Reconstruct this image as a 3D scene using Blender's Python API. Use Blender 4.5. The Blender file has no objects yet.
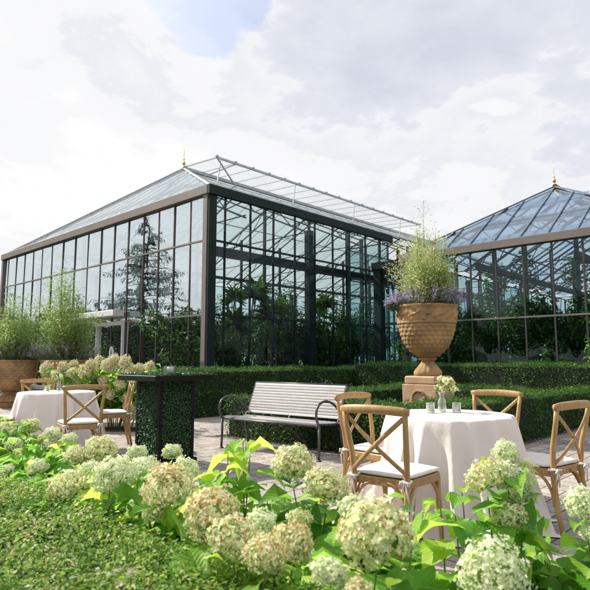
import bpy, math, random
import numpy as np
from mathutils import Vector, Matrix, noise
R = math.radians
rng = np.random.default_rng(7)
random.seed(7)
S = bpy.context.scene
COL = S.collection

# ------------------------------------------------------------------ camera maths (real positions were surveyed with it)
F, H = 560.0, 1.17
PITCH = math.atan(65 / F)
def ray(px, py):
    x = (px - 295) / F; y = (295 - py) / F
    return np.array([x, math.cos(PITCH) - y * math.sin(PITCH), math.sin(PITCH) + y * math.cos(PITCH)])
def AY(px, py, Y):
    d = ray(px, py); return np.array([0, 0, H]) + d * (Y / d[1])
GA = math.atan2(.7283, .6853)                 # the garden grid: local x runs along V, local y along U
U = np.array([-.7283, .6853, 0]); V = np.array([.6853, .7283, 0])

# ------------------------------------------------------------------ scene helpers
def tag(o, label=None, cat=None, group=None, kind=None):
    if label: o['label'] = label
    if cat: o['category'] = cat
    if group: o['group'] = group
    if kind: o['kind'] = kind
    return o
def thing(name, label, cat, loc=(0, 0, 0), rz=0, group=None):
    o = bpy.data.objects.new(name, None); COL.objects.link(o)
    o.empty_display_size = .1
    o.location = loc; o.rotation_euler = (0, 0, rz)
    return tag(o, label, cat, group)
def link(name, me, mat=None, parent=None, smooth=False):
    if mat is not None and not me.materials: me.materials.append(mat)
    if smooth: me.shade_smooth()
    o = bpy.data.objects.new(name, me); COL.objects.link(o)
    if parent is not None: o.parent = parent
    return o
def kids(o): return [c for c in list(COL.objects) if c.parent == o]
def copy_tree(o, parent=None):
    c = o.copy(); COL.objects.link(c)
    c.parent = parent
    for ch in kids(o): copy_tree(ch, c)
    return c

class MB:
    def __init__(s): s.v = []; s.f = []
    def add(s, vs, fs):
        n = len(s.v); s.v += [tuple(map(float, p)) for p in vs]; s.f += [tuple(i + n for i in f) for f in fs]; return s
    def box(s, x0, x1, y0, y1, z0, z1, bev=0):
        if bev:
            b = min(bev, (x1-x0)*.45, (y1-y0)*.45, (z1-z0)*.45)
            vs = []
            for z, i in ((z0, b), (z0+b, 0), (z1-b, 0), (z1, b)):
                j = i
                vs += [(x0+j+(b if not j else 0), y0+j, z), (x1-j-(b if not j else 0), y0+j, z), (x1-j, y0+j+(b if not j else 0), z), (x1-j, y1-j-(b if not j else 0), z),
                       (x1-j-(b if not j else 0), y1-j, z), (x0+j+(b if not j else 0), y1-j, z), (x0+j, y1-j-(b if not j else 0), z), (x0+j, y0+j+(b if not j else 0), z)]
            fs = [tuple(range(7, -1, -1)), tuple(range(24, 32))]
            for k in range(3):
                for i in range(8):
                    a = k*8+i; c = k*8+(i+1) % 8
                    fs.append((a, c, c+8, a+8))
            return s.add(vs, fs)
        vs = [(x, y, z) for z in (z0, z1) for y in (y0, y1) for x in (x0, x1)]
        return s.add(vs, [(0, 2, 3, 1), (4, 5, 7, 6), (0, 1, 5, 4), (2, 6, 7, 3), (0, 4, 6, 2), (1, 3, 7, 5)])
    def beam(s, a, b, w, h=None, up=(0, 0, 1)):
        h = h or w
        a = Vector(a); b = Vector(b); d = (b - a)
        if d.length < 1e-6: return s
        d.normalize(); u = Vector(up)
        if abs(d.dot(u)) > .98: u = Vector((1, 0, 0))
        sx = d.cross(u).normalized(); uz = sx.cross(d).normalized()
        vs = []
        for p in (a, b):
            for (i, j) in ((-1, -1), (1, -1), (1, 1), (-1, 1)):
                vs.append(p + sx * i * w / 2 + uz * j * h / 2)
        return s.add(vs, [(0, 1, 2, 3), (7, 6, 5, 4), (0, 4, 5, 1), (1, 5, 6, 2), (2, 6, 7, 3), (3, 7, 4, 0)])
    def tube(s, pts, r, n=8, flat=1.0, cap=True):
        P = [Vector(p) for p in pts]; m = len(P)
        rs = r if isinstance(r, (list, tuple)) else [r] * m
        T = [(P[min(i+1, m-1)] - P[max(i-1, 0)]).normalized() for i in range(m)]
        u = Vector((0, 0, 1)) if abs(T[0].z) < .9 else Vector((0, 1, 0))
        u = (u - T[0] * u.dot(T[0])).normalized()
        vs = []
        for i in range(m):
            u = (u - T[i] * u.dot(T[i])).normalized(); w = T[i].cross(u)
            for k in range(n):
                a = 2 * math.pi * k / n
                vs.append(P[i] + u * math.cos(a) * rs[i] + w * math.sin(a) * rs[i] * flat)
        fs = [(i*n+k, i*n+(k+1) % n, (i+1)*n+(k+1) % n, (i+1)*n+k) for i in range(m-1) for k in range(n)]
        if cap: fs += [tuple(range(n-1, -1, -1)), tuple(range((m-1)*n, m*n))]
        return s.add(vs, fs)
    def lathe(s, prof, n=24, disp=None, c=(0, 0)):
        vs = []; m = len(prof)
        for i, (r, z) in enumerate(prof):
            for k in range(n):
                a = 2 * math.pi * k / n
                d = disp(a, i, z) if disp else 0
                vs.append((c[0]+(r + d) * math.cos(a), c[1]+(r + d) * math.sin(a), z))
        fs = [(i*n+k, i*n+(k+1) % n, (i+1)*n+(k+1) % n, (i+1)*n+k) for i in range(m-1) for k in range(n)]
        if prof[0][0] > 1e-4: fs.append(tuple(range(n-1, -1, -1)))
        if prof[-1][0] > 1e-4: fs.append(tuple(range((m-1)*n, m*n)))
        return s.add(vs, fs)
    def ball(s, c, r, nu=12, nv=8, sc=(1, 1, 1)):
        pr = [(max(1e-5, r*math.sin(math.pi*i/nv)), -r*math.cos(math.pi*i/nv)) for i in range(nv+1)]
        b = MB().lathe(pr, nu)
        return s.add([(c[0]+v[0]*sc[0], c[1]+v[1]*sc[1], c[2]+v[2]*sc[2]) for v in b.v], b.f)
    def mesh(s, name):
        me = bpy.data.meshes.new(name); me.from_pydata(s.v, [], s.f); me.update(); return me
    def build(s, name, mat, parent=None, smooth=False):
        return link(name, s.mesh(name), mat, parent, smooth)

def np_mesh(name, verts, faces, rnd=None, uv=None):
    """verts (n,3), faces (m,k) all of one size, rnd (m,) a per-face number that picks the leaf's colour"""
    me = bpy.data.meshes.new(name); m, k = faces.shape
    me.vertices.add(len(verts)); me.vertices.foreach_set('co', np.ascontiguousarray(verts, np.float32).ravel())
    me.loops.add(m*k); me.loops.foreach_set('vertex_index', np.ascontiguousarray(faces, np.int32).ravel())
    me.polygons.add(m); me.polygons.foreach_set('loop_start', np.arange(0, m*k, k, dtype=np.int32))
    me.polygons.foreach_set('loop_total', np.full(m, k, dtype=np.int32))
    if rnd is not None:
        a = me.attributes.new('rnd', 'FLOAT', 'FACE'); a.data.foreach_set('value', np.ascontiguousarray(rnd, np.float32))
    if uv is not None:
        l = me.uv_layers.new(name='leafuv'); l.data.foreach_set('uv', np.ascontiguousarray(uv, np.float32).ravel())
    me.update(calc_edges=True); me.validate(); return me

T_DIAMOND = (np.array([[0, 0, 0], [.45, -.5, .12], [1, 0, -.05], [.45, .5, .12]]), np.array([[0, 1, 2, 3]]))
def _leaf_template():
    st = [0, .1, .28, .5, .72, .9, 1.0]; wd = [.05, .55, .95, 1.0, .72, .3, .0]
    vs = []
    for t, w in zip(st, wd):
        z = .10*math.sin(t*3) - .25*t*t
        for sgn in (-1, -.5, 0, .5, 1):
            ww = w*.5*sgn
            vs.append([t, ww, z + .28*abs(ww) + .03*math.sin(t*16)*abs(sgn)])
    fs = []
    for i in range(6):
        for j in range(4):
            a = i*5+j; fs.append([a, a+5, a+6, a+1])
    return np.array(vs), np.array(fs)
T_LEAF = _leaf_template()
def _leaf_small():
    vs = [[0, 0, 0], [.3, -.42, .1], [.3, 0, .02], [.3, .42, .1], [.7, -.36, .03], [.7, 0, -.05], [.7, .36, .03], [1, 0, -.2]]
    return np.array(vs, float), np.array([[0, 1, 2, 2], [0, 2, 3, 3]])
def norm(a): return a / np.maximum(np.linalg.norm(a, axis=1, keepdims=True), 1e-9)
def leaves(P, N, length, width, tmpl=T_DIAMOND, T=None, rnd=None, name='foliage', spread=None):
    """one leaf per point P, facing N, its length along T"""
    P = np.asarray(P, float); n = len(P); N = norm(np.asarray(N, float))
    if T is None: T = rng.normal(size=(n, 3))
    T = T - N * (T * N).sum(1, keepdims=True); T = norm(T); B = np.cross(N, T)
    L = np.broadcast_to(np.asarray(length, float), (n,)); W = np.broadcast_to(np.asarray(width, float), (n,))
    tv, tf = tmpl; k = len(tv)
    vs = (P[:, None, :] + T[:, None, :] * (tv[None, :, 0, None] * L[:, None, None]) + B[:, None, :] * (tv[None, :, 1, None] * W[:, None, None])
          + N[:, None, :] * (tv[None, :, 2, None] * (L * (rng.uniform(.3, 2.1, n) if tmpl is T_LEAF else 1))[:, None, None]))
    fs = (tf[None] + (np.arange(n) * k)[:, None, None]).reshape(-1, tf.shape[1])
    if rnd is None: rnd = rng.random(n)
    uv = None
    if tmpl is T_LEAF:
        u = tv[tf.ravel()][:, :2].copy(); uv = np.tile(u, (n, 1))
    return np_mesh(name, vs.reshape(-1, 3), fs, np.repeat(rnd, len(tf)), uv)

# ------------------------------------------------------------------ materials
def nodes(name):
    m = bpy.data.materials.new(name); m.use_nodes = True; nt = m.node_tree; nt.nodes.clear()
    return m, nt, nt.nodes, nt.links
def ramp(N, stops, interp='LINEAR'):
    r = N.new('ShaderNodeValToRGB'); cr = r.color_ramp; cr.interpolation = interp
    while len(cr.elements) < len(stops): cr.elements.new(.5)
    for e, (p, c) in zip(cr.elements, stops): e.position = p; e.color = (*c, 1)
    return r
def pm(name, c1, c2=None, scale=8, rough=.6, bump=0, bscale=None, metal=0, stretch=(1, 1, 1), spec=.5, detail=6, coat=0, rot=(0, 0, 0)):
    m, nt, N, L = nodes(name)
    out = N.new('ShaderNodeOutputMaterial'); b = N.new('ShaderNodeBsdfPrincipled'); L.new(b.outputs[0], out.inputs[0])
    tc = N.new('ShaderNodeTexCoord'); mp = N.new('ShaderNodeMapping'); mp.inputs['Scale'].default_value = stretch; mp.inputs['Rotation'].default_value = rot
    L.new(tc.outputs['Object'], mp.inputs[0])
    c2 = c2 or tuple(x*.75 for x in c1)
    nz = N.new('ShaderNodeTexNoise'); nz.inputs['Scale'].default_value = scale; nz.inputs['Detail'].default_value = detail
    L.new(mp.outputs[0], nz.inputs['Vector'])
    r = ramp(N, [(.3, c2), (.7, c1)]); L.new(nz.outputs[0], r.inputs[0]); L.new(r.outputs[0], b.inputs['Base Color'])
    b.inputs['Roughness'].default_value = rough; b.inputs['Metallic'].default_value = metal
    b.inputs['Specular IOR Level'].default_value = spec
    if coat: b.inputs['Coat Weight'].default_value = coat
    if bump:
        n2 = N.new('ShaderNodeTexNoise'); n2.inputs['Scale'].default_value = bscale or scale*4; n2.inputs['Detail'].default_value = 4
        L.new(mp.outputs[0], n2.inputs['Vector'])
        bp = N.new('ShaderNodeBump'); bp.inputs['Strength'].default_value = bump; bp.inputs['Distance'].default_value = .01
        L.new(n2.outputs[0], bp.inputs['Height']); L.new(bp.outputs[0], b.inputs['Normal'])
    return m
def leafmat(name, stops, rough=.45, trans=.35, tcol=1.6, spec=.4, veins=False):
    m, nt, N, L = nodes(name)
    out = N.new('ShaderNodeOutputMaterial'); b = N.new('ShaderNodeBsdfPrincipled')
    at = N.new('ShaderNodeAttribute'); at.attribute_name = 'rnd'
    r = ramp(N, stops); L.new(at.outputs['Fac'], r.inputs[0]); col = r.outputs[0]
    if veins:
        uvn = N.new('ShaderNodeUVMap'); uvn.uv_map = 'leafuv'; sp = N.new('ShaderNodeSeparateXYZ'); L.new(uvn.outputs[0], sp.inputs[0])
        ab = N.new('ShaderNodeMath'); ab.operation = 'ABSOLUTE'; L.new(sp.outputs[1], ab.inputs[0])
        # side veins: sin(40*(u-|v|))
        sb = N.new('ShaderNodeMath'); sb.operation = 'SUBTRACT'; L.new(sp.outputs[0], sb.inputs[0]); L.new(ab.outputs[0], sb.inputs[1])
        ml = N.new('ShaderNodeMath'); ml.operation = 'MULTIPLY'; ml.inputs[1].default_value = 48; L.new(sb.outputs[0], ml.inputs[0])
        sn = N.new('ShaderNodeMath'); sn.operation = 'SINE'; L.new(ml.outputs[0], sn.inputs[0])
        pw = ramp(N, [(.86, (0, 0, 0)), (1.0, (.5, .5, .5))]); 
        mr = N.new('ShaderNodeMapRange'); mr.inputs['From Min'].default_value = -1; L.new(sn.outputs[0], mr.inputs[0]); L.new(mr.outputs[0], pw.inputs[0])
        mid = N.new('ShaderNodeMath'); mid.operation = 'LESS_THAN'; mid.inputs[1].default_value = .018; L.new(ab.outputs[0], mid.inputs[0])
        mx0 = N.new('ShaderNodeMath'); mx0.operation = 'MAXIMUM'; L.new(pw.outputs[0], mx0.inputs[0]); L.new(mid.outputs[0], mx0.inputs[1])
        mx = N.new('ShaderNodeMixRGB'); L.new(mx0.outputs[0], mx.inputs[0]); L.new(col, mx.inputs[1])
        hs = N.new('ShaderNodeHueSaturation'); hs.inputs['Value'].default_value = 1.22; hs.inputs['Saturation'].default_value = .8; L.new(col, hs.inputs['Color'])
        L.new(hs.outputs[0], mx.inputs[2])
        tcb = N.new('ShaderNodeTexCoord'); nb = N.new('ShaderNodeTexNoise'); nb.inputs['Scale'].default_value = 45; nb.inputs['Detail'].default_value = 5; L.new(tcb.outputs['Object'], nb.inputs['Vector'])
        rb = ramp(N, [(.64, (0, 0, 0)), (.72, (.75, .75, .75))]); L.new(nb.outputs[0], rb.inputs[0])
        mb_ = N.new('ShaderNodeMixRGB'); L.new(rb.outputs[0], mb_.inputs[0]); L.new(mx.outputs[0], mb_.inputs[1]); mb_.inputs[2].default_value = (.30, .26, .06, 1); col = mb_.outputs[0]
        bp = N.new('ShaderNodeBump'); bp.inputs['Strength'].default_value = .4; bp.inputs['Distance'].default_value = .003; bp.invert = True
        L.new(mr.outputs[0], bp.inputs['Height']); L.new(bp.outputs[0], b.inputs['Normal'])
    L.new(col, b.inputs['Base Color']); b.inputs['Roughness'].default_value = rough; b.inputs['Specular IOR Level'].default_value = spec
    t = N.new('ShaderNodeBsdfTranslucent'); h = N.new('ShaderNodeHueSaturation'); h.inputs['Value'].default_value = tcol; h.inputs['Hue'].default_value = .49 if tcol > 1.3 else .5
    L.new(col, h.inputs['Color']); L.new(h.outputs[0], t.inputs[0])
    mx = N.new('ShaderNodeMixShader'); mx.inputs[0].default_value = trans
    L.new(b.outputs[0], mx.inputs[1]); L.new(t.outputs[0], mx.inputs[2]); L.new(mx.outputs[0], out.inputs[0])
    return m
def glassmat(name, tint, base, fres=1.0, wob=.012, milk=0):
    m, nt, N, L = nodes(name)
    out = N.new('ShaderNodeOutputMaterial'); tr = N.new('ShaderNodeBsdfTransparent'); tr.inputs[0].default_value = (*tint, 1)
    g = N.new('ShaderNodeBsdfGlossy'); g.inputs['Roughness'].default_value = .01; g.inputs[0].default_value = (.76, .835, .865, 1)
    lw = N.new('ShaderNodeLayerWeight'); lw.inputs['Blend'].default_value = .3
    mr = N.new('ShaderNodeMapRange'); mr.inputs['To Min'].default_value = base; mr.inputs['To Max'].default_value = min(1, base + fres)
    L.new(lw.outputs['Fresnel'], mr.inputs[0])
    if wob:
        tc = N.new('ShaderNodeTexCoord'); nz = N.new('ShaderNodeTexNoise'); nz.inputs['Scale'].default_value = .9; nz.inputs['Detail'].default_value = 1
        bp = N.new('ShaderNodeBump'); bp.inputs['Strength'].default_value = wob; bp.inputs['Distance'].default_value = .5
        L.new(tc.outputs['Object'], nz.inputs['Vector']); L.new(nz.outputs[0], bp.inputs['Height']); L.new(bp.outputs[0], g.inputs['Normal'])
    mx = N.new('ShaderNodeMixShader'); L.new(mr.outputs[0], mx.inputs[0]); L.new(tr.outputs[0], mx.inputs[1]); L.new(g.outputs[0], mx.inputs[2])
    last = mx
    if milk:
        d = N.new('ShaderNodeBsdfDiffuse'); d.inputs[0].default_value = (.85, .88, .9, 1); t = N.new('ShaderNodeBsdfTranslucent'); t.inputs[0].default_value = (.9, .9, .92, 1)
        md = N.new('ShaderNodeMixShader'); md.inputs[0].default_value = .65; L.new(d.outputs[0], md.inputs[1]); L.new(t.outputs[0], md.inputs[2])
        last = N.new('ShaderNodeMixShader'); last.inputs[0].default_value = milk; L.new(mx.outputs[0], last.inputs[1]); L.new(md.outputs[0], last.inputs[2])
    L.new(last.outputs[0], out.inputs[0]); return m

M = {}
M['taupe'] = pm('taupe_aluminium', (.215, .185, .165), (.175, .15, .135), 3, .5)
M['bronze'] = pm('dark_bronze_frame', (.065, .06, .055), (.05, .046, .042), 4, .45)
M['darkgreen_shade'] = pm('dark_green_frame', (.010, .024, .022), (.007, .017, .017), 3, .6, spec=.25)  # side-wall trim has its shade in this colour; the link is simply dark
M['steel'] = pm('painted_steel', (.02, .032, .034), (.014, .024, .026), 3, .6, spec=.25)
M['bluegrey'] = pm('blue_grey_roof_bar', (.13, .17, .21), (.10, .13, .17), 3, .5)
M['lightbar'] = pm('pale_aluminium', (.62, .66, .69), (.52, .56, .59), 3, .45)
M['white'] = pm('white_paint', (.8, .8, .78), (.72, .72, .7), 4, .45)
M['gold'] = pm('gilded_metal', (.75, .5, .15), (.6, .38, .1), 12, .3, metal=.9)
M['roofglass'] = glassmat('roof_glass', (.93, .96, .98), .26, .5, milk=.13)
M['ventglass'] = glassmat('vent_glass', (.95, .97, .98), .03, .3)
M['roofblue'] = glassmat('blue_roof_glass', (.62, .74, .86), .08, .35)
M['glassL'] = glassmat('mirror_coated_glass', (.30, .41, .41), .36, .42)
M['glassR'] = glassmat('clear_wall_glass', (.70, .82, .82), .03, .35)
M['screen'] = pm('blue_shade_cloth', (.16, .25, .36), (.13, .21, .31), 5, .8)
M['concrete'] = pm('concrete', (.3, .29, .27), (.22, .21, .2), 4, .85, .3)
M['wood'] = pm('honey_wood', (.47, .295, .125), (.32, .19, .075), 7, .42, .12, 60, stretch=(6, 6, 1), spec=.4)
M['cushion'] = pm('ivory_cotton', (.80, .77, .72), (.72, .69, .65), 30, .9, .25, 300)
M['benchmetal'] = pm('brushed_slat_metal', (.40, .385, .385), (.31, .295, .295), 9, .38, metal=.35, stretch=(1, 8, 8))
M['benchframe'] = pm('dark_grey_metal', (.10, .098, .10), (.07, .068, .07), 9, .38, metal=.4)
M['black'] = pm('black_paint', (.006, .006, .006), (.004, .004, .004), 10, .5, spec=.2)
M['terra'] = pm('weathered_terracotta', (.52, .32, .14), (.24, .15, .075), 3.5, .85, .6, 40)
M['sandstone'] = pm('sandy_stone', (.60, .41, .25), (.48, .31, .18), 6, .85, .3, 60)
M['soil'] = pm('dark_soil', (.055, .038, .025), (.022, .015, .01), 14, .95, .9, 60)
M['ground'] = pm('lawn_ground', (.06, .085, .03), (.035, .05, .02), 2, .95, .5, 20)
M['bark'] = pm('bark', (.13, .1, .07), (.07, .05, .035), 6, .9, .6, 30, stretch=(1, 1, .3))
M['stem'] = pm('green_stem', (.14, .19, .05), (.22, .15, .07), 10, .6)
M['cane'] = pm('pale_cane', (.26, .22, .14), (.14, .11, .07), 10, .8)
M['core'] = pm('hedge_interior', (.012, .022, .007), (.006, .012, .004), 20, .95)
M['wax'] = pm('candle_wax', (.82, .8, .75), (.78, .76, .7), 10, .5)
M['tabletop'] = pm('plywood', (.4, .3, .2), (.3, .22, .15), 8, .6)
M['emblem'] = pm('white_decal', (.85, .85, .85), (.82, .82, .82), 5, .6)
M['decalgrey'] = pm('grey_decal_print', (.25, .25, .27), (.22, .22, .24), 5, .6)

# drinking-glass for vases and votives
m, nt, N, L = nodes('clear_table_glass')
o_ = N.new('ShaderNodeOutputMaterial'); tr = N.new('ShaderNodeBsdfTransparent'); tr.inputs[0].default_value = (.88, .93, .9, 1)
gl = N.new('ShaderNodeBsdfGlossy'); gl.inputs['Roughness'].default_value = .05
df = N.new('ShaderNodeBsdfDiffuse'); df.inputs[0].default_value = (.75, .8, .78, 1)
lw = N.new('ShaderNodeLayerWeight'); lw.inputs[0].default_value = .45
mx = N.new('ShaderNodeMixShader'); mx2 = N.new('ShaderNodeMixShader'); mx2.inputs[0].default_value = .13
L.new(lw.outputs['Facing'], mx.inputs[0]); L.new(tr.outputs[0], mx.inputs[1]); L.new(gl.outputs[0], mx.inputs[2])
L.new(mx.outputs[0], mx2.inputs[1]); L.new(df.outputs[0], mx2.inputs[2]); L.new(mx2.outputs[0], o_.inputs[0]); M['tableglass'] = m

# pale linen with a faint weave
m, nt, N, L = nodes('blush_linen')
o_ = N.new('ShaderNodeOutputMaterial'); b = N.new('ShaderNodeBsdfPrincipled'); L.new(b.outputs[0], o_.inputs[0])
b.inputs['Base Color'].default_value = (.78, .71, .665, 1); b.inputs['Roughness'].default_value = .85; b.inputs['Sheen Weight'].default_value = .2
tc = N.new('ShaderNodeTexCoord'); nz = N.new('ShaderNodeTexNoise'); nz.inputs['Scale'].default_value = 7; nz.inputs['Detail'].default_value = 9; nz.inputs['Roughness'].default_value = .62
bp = N.new('ShaderNodeBump'); bp.inputs['Strength'].default_value = .35; bp.inputs['Distance'].default_value = .02
L.new(tc.outputs['Object'], nz.inputs['Vector']); L.new(nz.outputs[0], bp.inputs['Height']); L.new(bp.outputs[0], b.inputs['Normal']); M['linen'] = m

# pavers
m, nt, N, L = nodes('tumbled_pavers')
o_ = N.new('ShaderNodeOutputMaterial'); b = N.new('ShaderNodeBsdfPrincipled'); L.new(b.outputs[0], o_.inputs[0])
tc = N.new('ShaderNodeTexCoord'); nzd = N.new('ShaderNodeTexNoise'); nzd.inputs['Scale'].default_value = 3.0; nzd.inputs['Detail'].default_value = 3
L.new(tc.outputs['Object'], nzd.inputs['Vector'])
vm = N.new('ShaderNodeVectorMath'); vm.operation = 'MULTIPLY_ADD'; vm.inputs[1].default_value = (.03, .03, 0); L.new(nzd.outputs['Color'], vm.inputs[0]); L.new(tc.outputs['Object'], vm.inputs[2])
def brick(w, h, off):
    k = N.new('ShaderNodeTexBrick'); k.inputs['Scale'].default_value = 1; k.inputs['Brick Width'].default_value = w; k.inputs['Row Height'].default_value = h
    k.inputs['Mortar Size'].default_value = .008; k.inputs['Mortar Smooth'].default_value = .4; k.offset = off; k.squash = .7; k.squash_frequency = 3; k.inputs['Bias'].default_value = 0
    k.inputs['Color1'].default_value = (.50, .45, .40, 1); k.inputs['Color2'].default_value = (.33, .295, .27, 1); k.inputs['Mortar'].default_value = (.12, .10, .085, 1)
    L.new(vm.outputs[0], k.inputs['Vector']); return k
k1 = brick(.30, .20, .5)
n2 = N.new('ShaderNodeTexNoise'); n2.inputs['Scale'].default_value = 1.1; n2.inputs['Detail'].default_value = 8; L.new(tc.outputs['Object'], n2.inputs['Vector'])
r2 = ramp(N, [(.3, (.66, .66, .68)), (.7, (1.12, 1.1, 1.06))]); L.new(n2.outputs[0], r2.inputs[0])
mu = N.new('ShaderNodeMixRGB'); mu.blend_type = 'MULTIPLY'; mu.inputs[0].default_value = 1; L.new(k1.outputs[0], mu.inputs[1]); L.new(r2.outputs[0], mu.inputs[2])
n3 = N.new('ShaderNodeTexNoise'); n3.inputs['Scale'].default_value = 38; n3.inputs['Detail'].default_value = 6; L.new(tc.outputs['Object'], n3.inputs['Vector'])
r3 = ramp(N, [(.35, (.72, .72, .72)), (.65, (1.1, 1.1, 1.1))]); L.new(n3.outputs[0], r3.inputs[0])
mu2 = N.new('ShaderNodeMixRGB'); mu2.blend_type = 'MULTIPLY'; mu2.inputs[0].default_value = 1; L.new(mu.outputs[0], mu2.inputs[1]); L.new(r3.outputs[0], mu2.inputs[2])
L.new(mu2.outputs[0], b.inputs['Base Color']); b.inputs['Roughness'].default_value = .8
ad = N.new('ShaderNodeMath'); ad.operation = 'MULTIPLY_ADD'; ad.inputs[1].default_value = -1.0
L.new(k1.outputs['Fac'], ad.inputs[0]); 
sc3 = N.new('ShaderNodeMath'); sc3.operation = 'MULTIPLY'; sc3.inputs[1].default_value = .5; L.new(n3.outputs[0], sc3.inputs[0]); L.new(sc3.outputs[0], ad.inputs[2])
bp = N.new('ShaderNodeBump'); bp.inputs['Strength'].default_value = .9; bp.inputs['Distance'].default_value = .012; L.new(ad.outputs[0], bp.inputs['Height']); L.new(bp.outputs[0], b.inputs['Normal'])
M['pavers'] = m

G1, G2, G3 = (.030, .075, .018), (.05, .12, .024), (.085, .17, .035)
M['hedge'] = leafmat('clipped_hedge_leaf', [(0, (.022, .07, .014)), (.4, (.042, .12, .020)), (.75, (.08, .18, .03)), (1, (.16, .28, .06))], .5, .25, spec=.15)
M['fronthedge'] = leafmat('hedge_leaf_with_red_tips', [(0, (.04, .13, .014)), (.3, (.085, .215, .025)), (.55, (.18, .31, .04)), (.8, (.31, .42, .08)), (.9, (.38, .30, .14)), (1, (.62, .54, .42))], .5, .42, spec=.35)
M['hyleaf'] = leafmat('hydrangea_leaf', [(0, (.045, .16, .018)), (.4, (.10, .28, .028)), (.8, (.22, .43, .045)), (1, (.40, .54, .07))], .5, .5, 1.9, veins=True)
M['boxleaf'] = leafmat('glossy_box_leaf', [(0, (.014, .055, .018)), (.6, (.03, .10, .032)), (1, (.10, .24, .09))], .35, .15, spec=.35)
M['cream'] = leafmat('cream_green_florets', [(0, (.36, .52, .12)), (.3, (.56, .66, .24)), (.6, (.80, .81, .48)), (.88, (.88, .87, .64)), (.96, (.70, .46, .18)), (1, (.48, .24, .06))], .6, .35, 1.1)
M['rust'] = leafmat('rust_tipped_florets', [(0, (.36, .52, .12)), (.28, (.60, .66, .28)), (.58, (.84, .82, .50)), (.8, (.87, .82, .56)), (.9, (.70, .50, .22)), (1, (.50, .27, .08))], .6, .35, 1.1)
M['whiteg'] = leafmat('white_green_florets', [(0, (.42, .60, .18)), (.35, (.68, .77, .40)), (1, (.90, .90, .74))], .6, .35, 1.1)
M['tanfl'] = leafmat('tan_pink_florets', [(0, (.40, .50, .18)), (.4, (.66, .68, .38)), (.75, (.76, .66, .46)), (1, (.62, .42, .3))], .7, .3, 1.1)
M['airy'] = leafmat('yellow_green_feathery_leaf', [(0, (.18, .27, .08)), (.5, (.38, .46, .18)), (.8, (.56, .58, .30)), (1, (.66, .58, .32))], .5, .45, 1.5)
M['bamboo'] = leafmat('fresh_green_narrow_leaf', [(0, (.07, .17, .03)), (.5, (.20, .32, .08)), (1, (.36, .46, .17))], .45, .45, 1.5)
M['lavleaf'] = leafmat('grey_green_leaf', [(0, (.05, .09, .04)), (.6, (.12, .17, .09)), (1, (.22, .27, .17))], .6, .2, 1.2)
M['lavender'] = leafmat('lilac_petals', [(0, (.24, .18, .38)), (.6, (.44, .38, .56)), (1, (.64, .58, .7))], .7, .3, 1.1)
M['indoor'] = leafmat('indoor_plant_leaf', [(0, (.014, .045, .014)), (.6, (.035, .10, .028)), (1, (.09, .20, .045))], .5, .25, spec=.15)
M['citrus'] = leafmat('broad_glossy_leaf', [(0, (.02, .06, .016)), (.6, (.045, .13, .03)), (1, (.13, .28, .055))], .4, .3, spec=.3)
M['dracaena'] = leafmat('strap_leaf', [(0, (.04, .11, .025)), (.6, (.10, .2, .035)), (1, (.2, .3, .07))], .35, .3)
M['needle'] = leafmat('conifer_needles', [(0, (.03, .05, .03)), (1, (.07, .10, .06))], .7, .05)
M['treeleaf'] = leafmat('tree_leaf', [(0, (.02, .05, .012)), (.6, (.05, .1, .022)), (1, (.10, .16, .04))], .5, .3)
M['yellowpetal'] = leafmat('yellow_petals', [(0, (.82, .74, .42)), (1, (.88, .85, .66))], .6, .35, 1.1)

# ------------------------------------------------------------------ world: Nishita sky with broken cloud
W = bpy.data.worlds.new('World'); S.world = W; W.use_nodes = True; nt = W.node_tree; N = nt.nodes; L = nt.links; N.clear()
SUN_AZ = math.atan2(-.88, .47); SUN_EL = R(40)
sun_dir = Vector((math.sin(SUN_AZ) * math.cos(SUN_EL), math.cos(SUN_AZ) * math.cos(SUN_EL), math.sin(SUN_EL)))
out = N.new('ShaderNodeOutputWorld'); sky = N.new('ShaderNodeTexSky'); sky.sky_type = 'NISHITA'; sky.sun_disc = False
sky.sun_elevation = SUN_EL; sky.sun_rotation = SUN_AZ % (2*math.pi); sky.air_density = 1; sky.dust_density = 3.0
bg1 = N.new('ShaderNodeBackground'); bg1.inputs[1].default_value = .15; L.new(sky.outputs[0], bg1.inputs[0])
tc = N.new('ShaderNodeTexCoord'); sp = N.new('ShaderNodeSeparateXYZ'); L.new(tc.outputs['Generated'], sp.inputs[0])
az = N.new('ShaderNodeMath'); az.operation = 'ABSOLUTE'; L.new(sp.outputs[2], az.inputs[0])
ad = N.new('ShaderNodeMath'); ad.inputs[1].default_value = .35; L.new(az.outputs[0], ad.inputs[0])
dv = N.new('ShaderNodeVectorMath'); dv.operation = 'DIVIDE'; L.new(tc.outputs['Generated'], dv.inputs[0]); L.new(ad.outputs[0], dv.inputs[1])
def wnoise(scale, detail, rough, loc, dist=0):
    mp = N.new('ShaderNodeMapping'); mp.inputs['Location'].default_value = loc; L.new(dv.outputs[0], mp.inputs[0])
    n = N.new('ShaderNodeTexNoise'); n.inputs['Scale'].default_value = scale; n.inputs['Detail'].default_value = detail; n.inputs['Roughness'].default_value = rough
    n.inputs['Distortion'].default_value = dist; L.new(mp.outputs[0], n.inputs['Vector']); return n
def wdot(d, p0, p1):
    vd = N.new('ShaderNodeVectorMath'); vd.operation = 'DOT_PRODUCT'; L.new(tc.outputs['Generated'], vd.inputs[0]); vd.inputs[1].default_value = d
    mr = N.new('ShaderNodeMapRange'); mr.interpolation_type = 'SMOOTHSTEP'; mr.inputs['From Min'].default_value = p0; mr.inputs['From Max'].default_value = p1; L.new(vd.outputs['Value'], mr.inputs[0]); return mr
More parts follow.
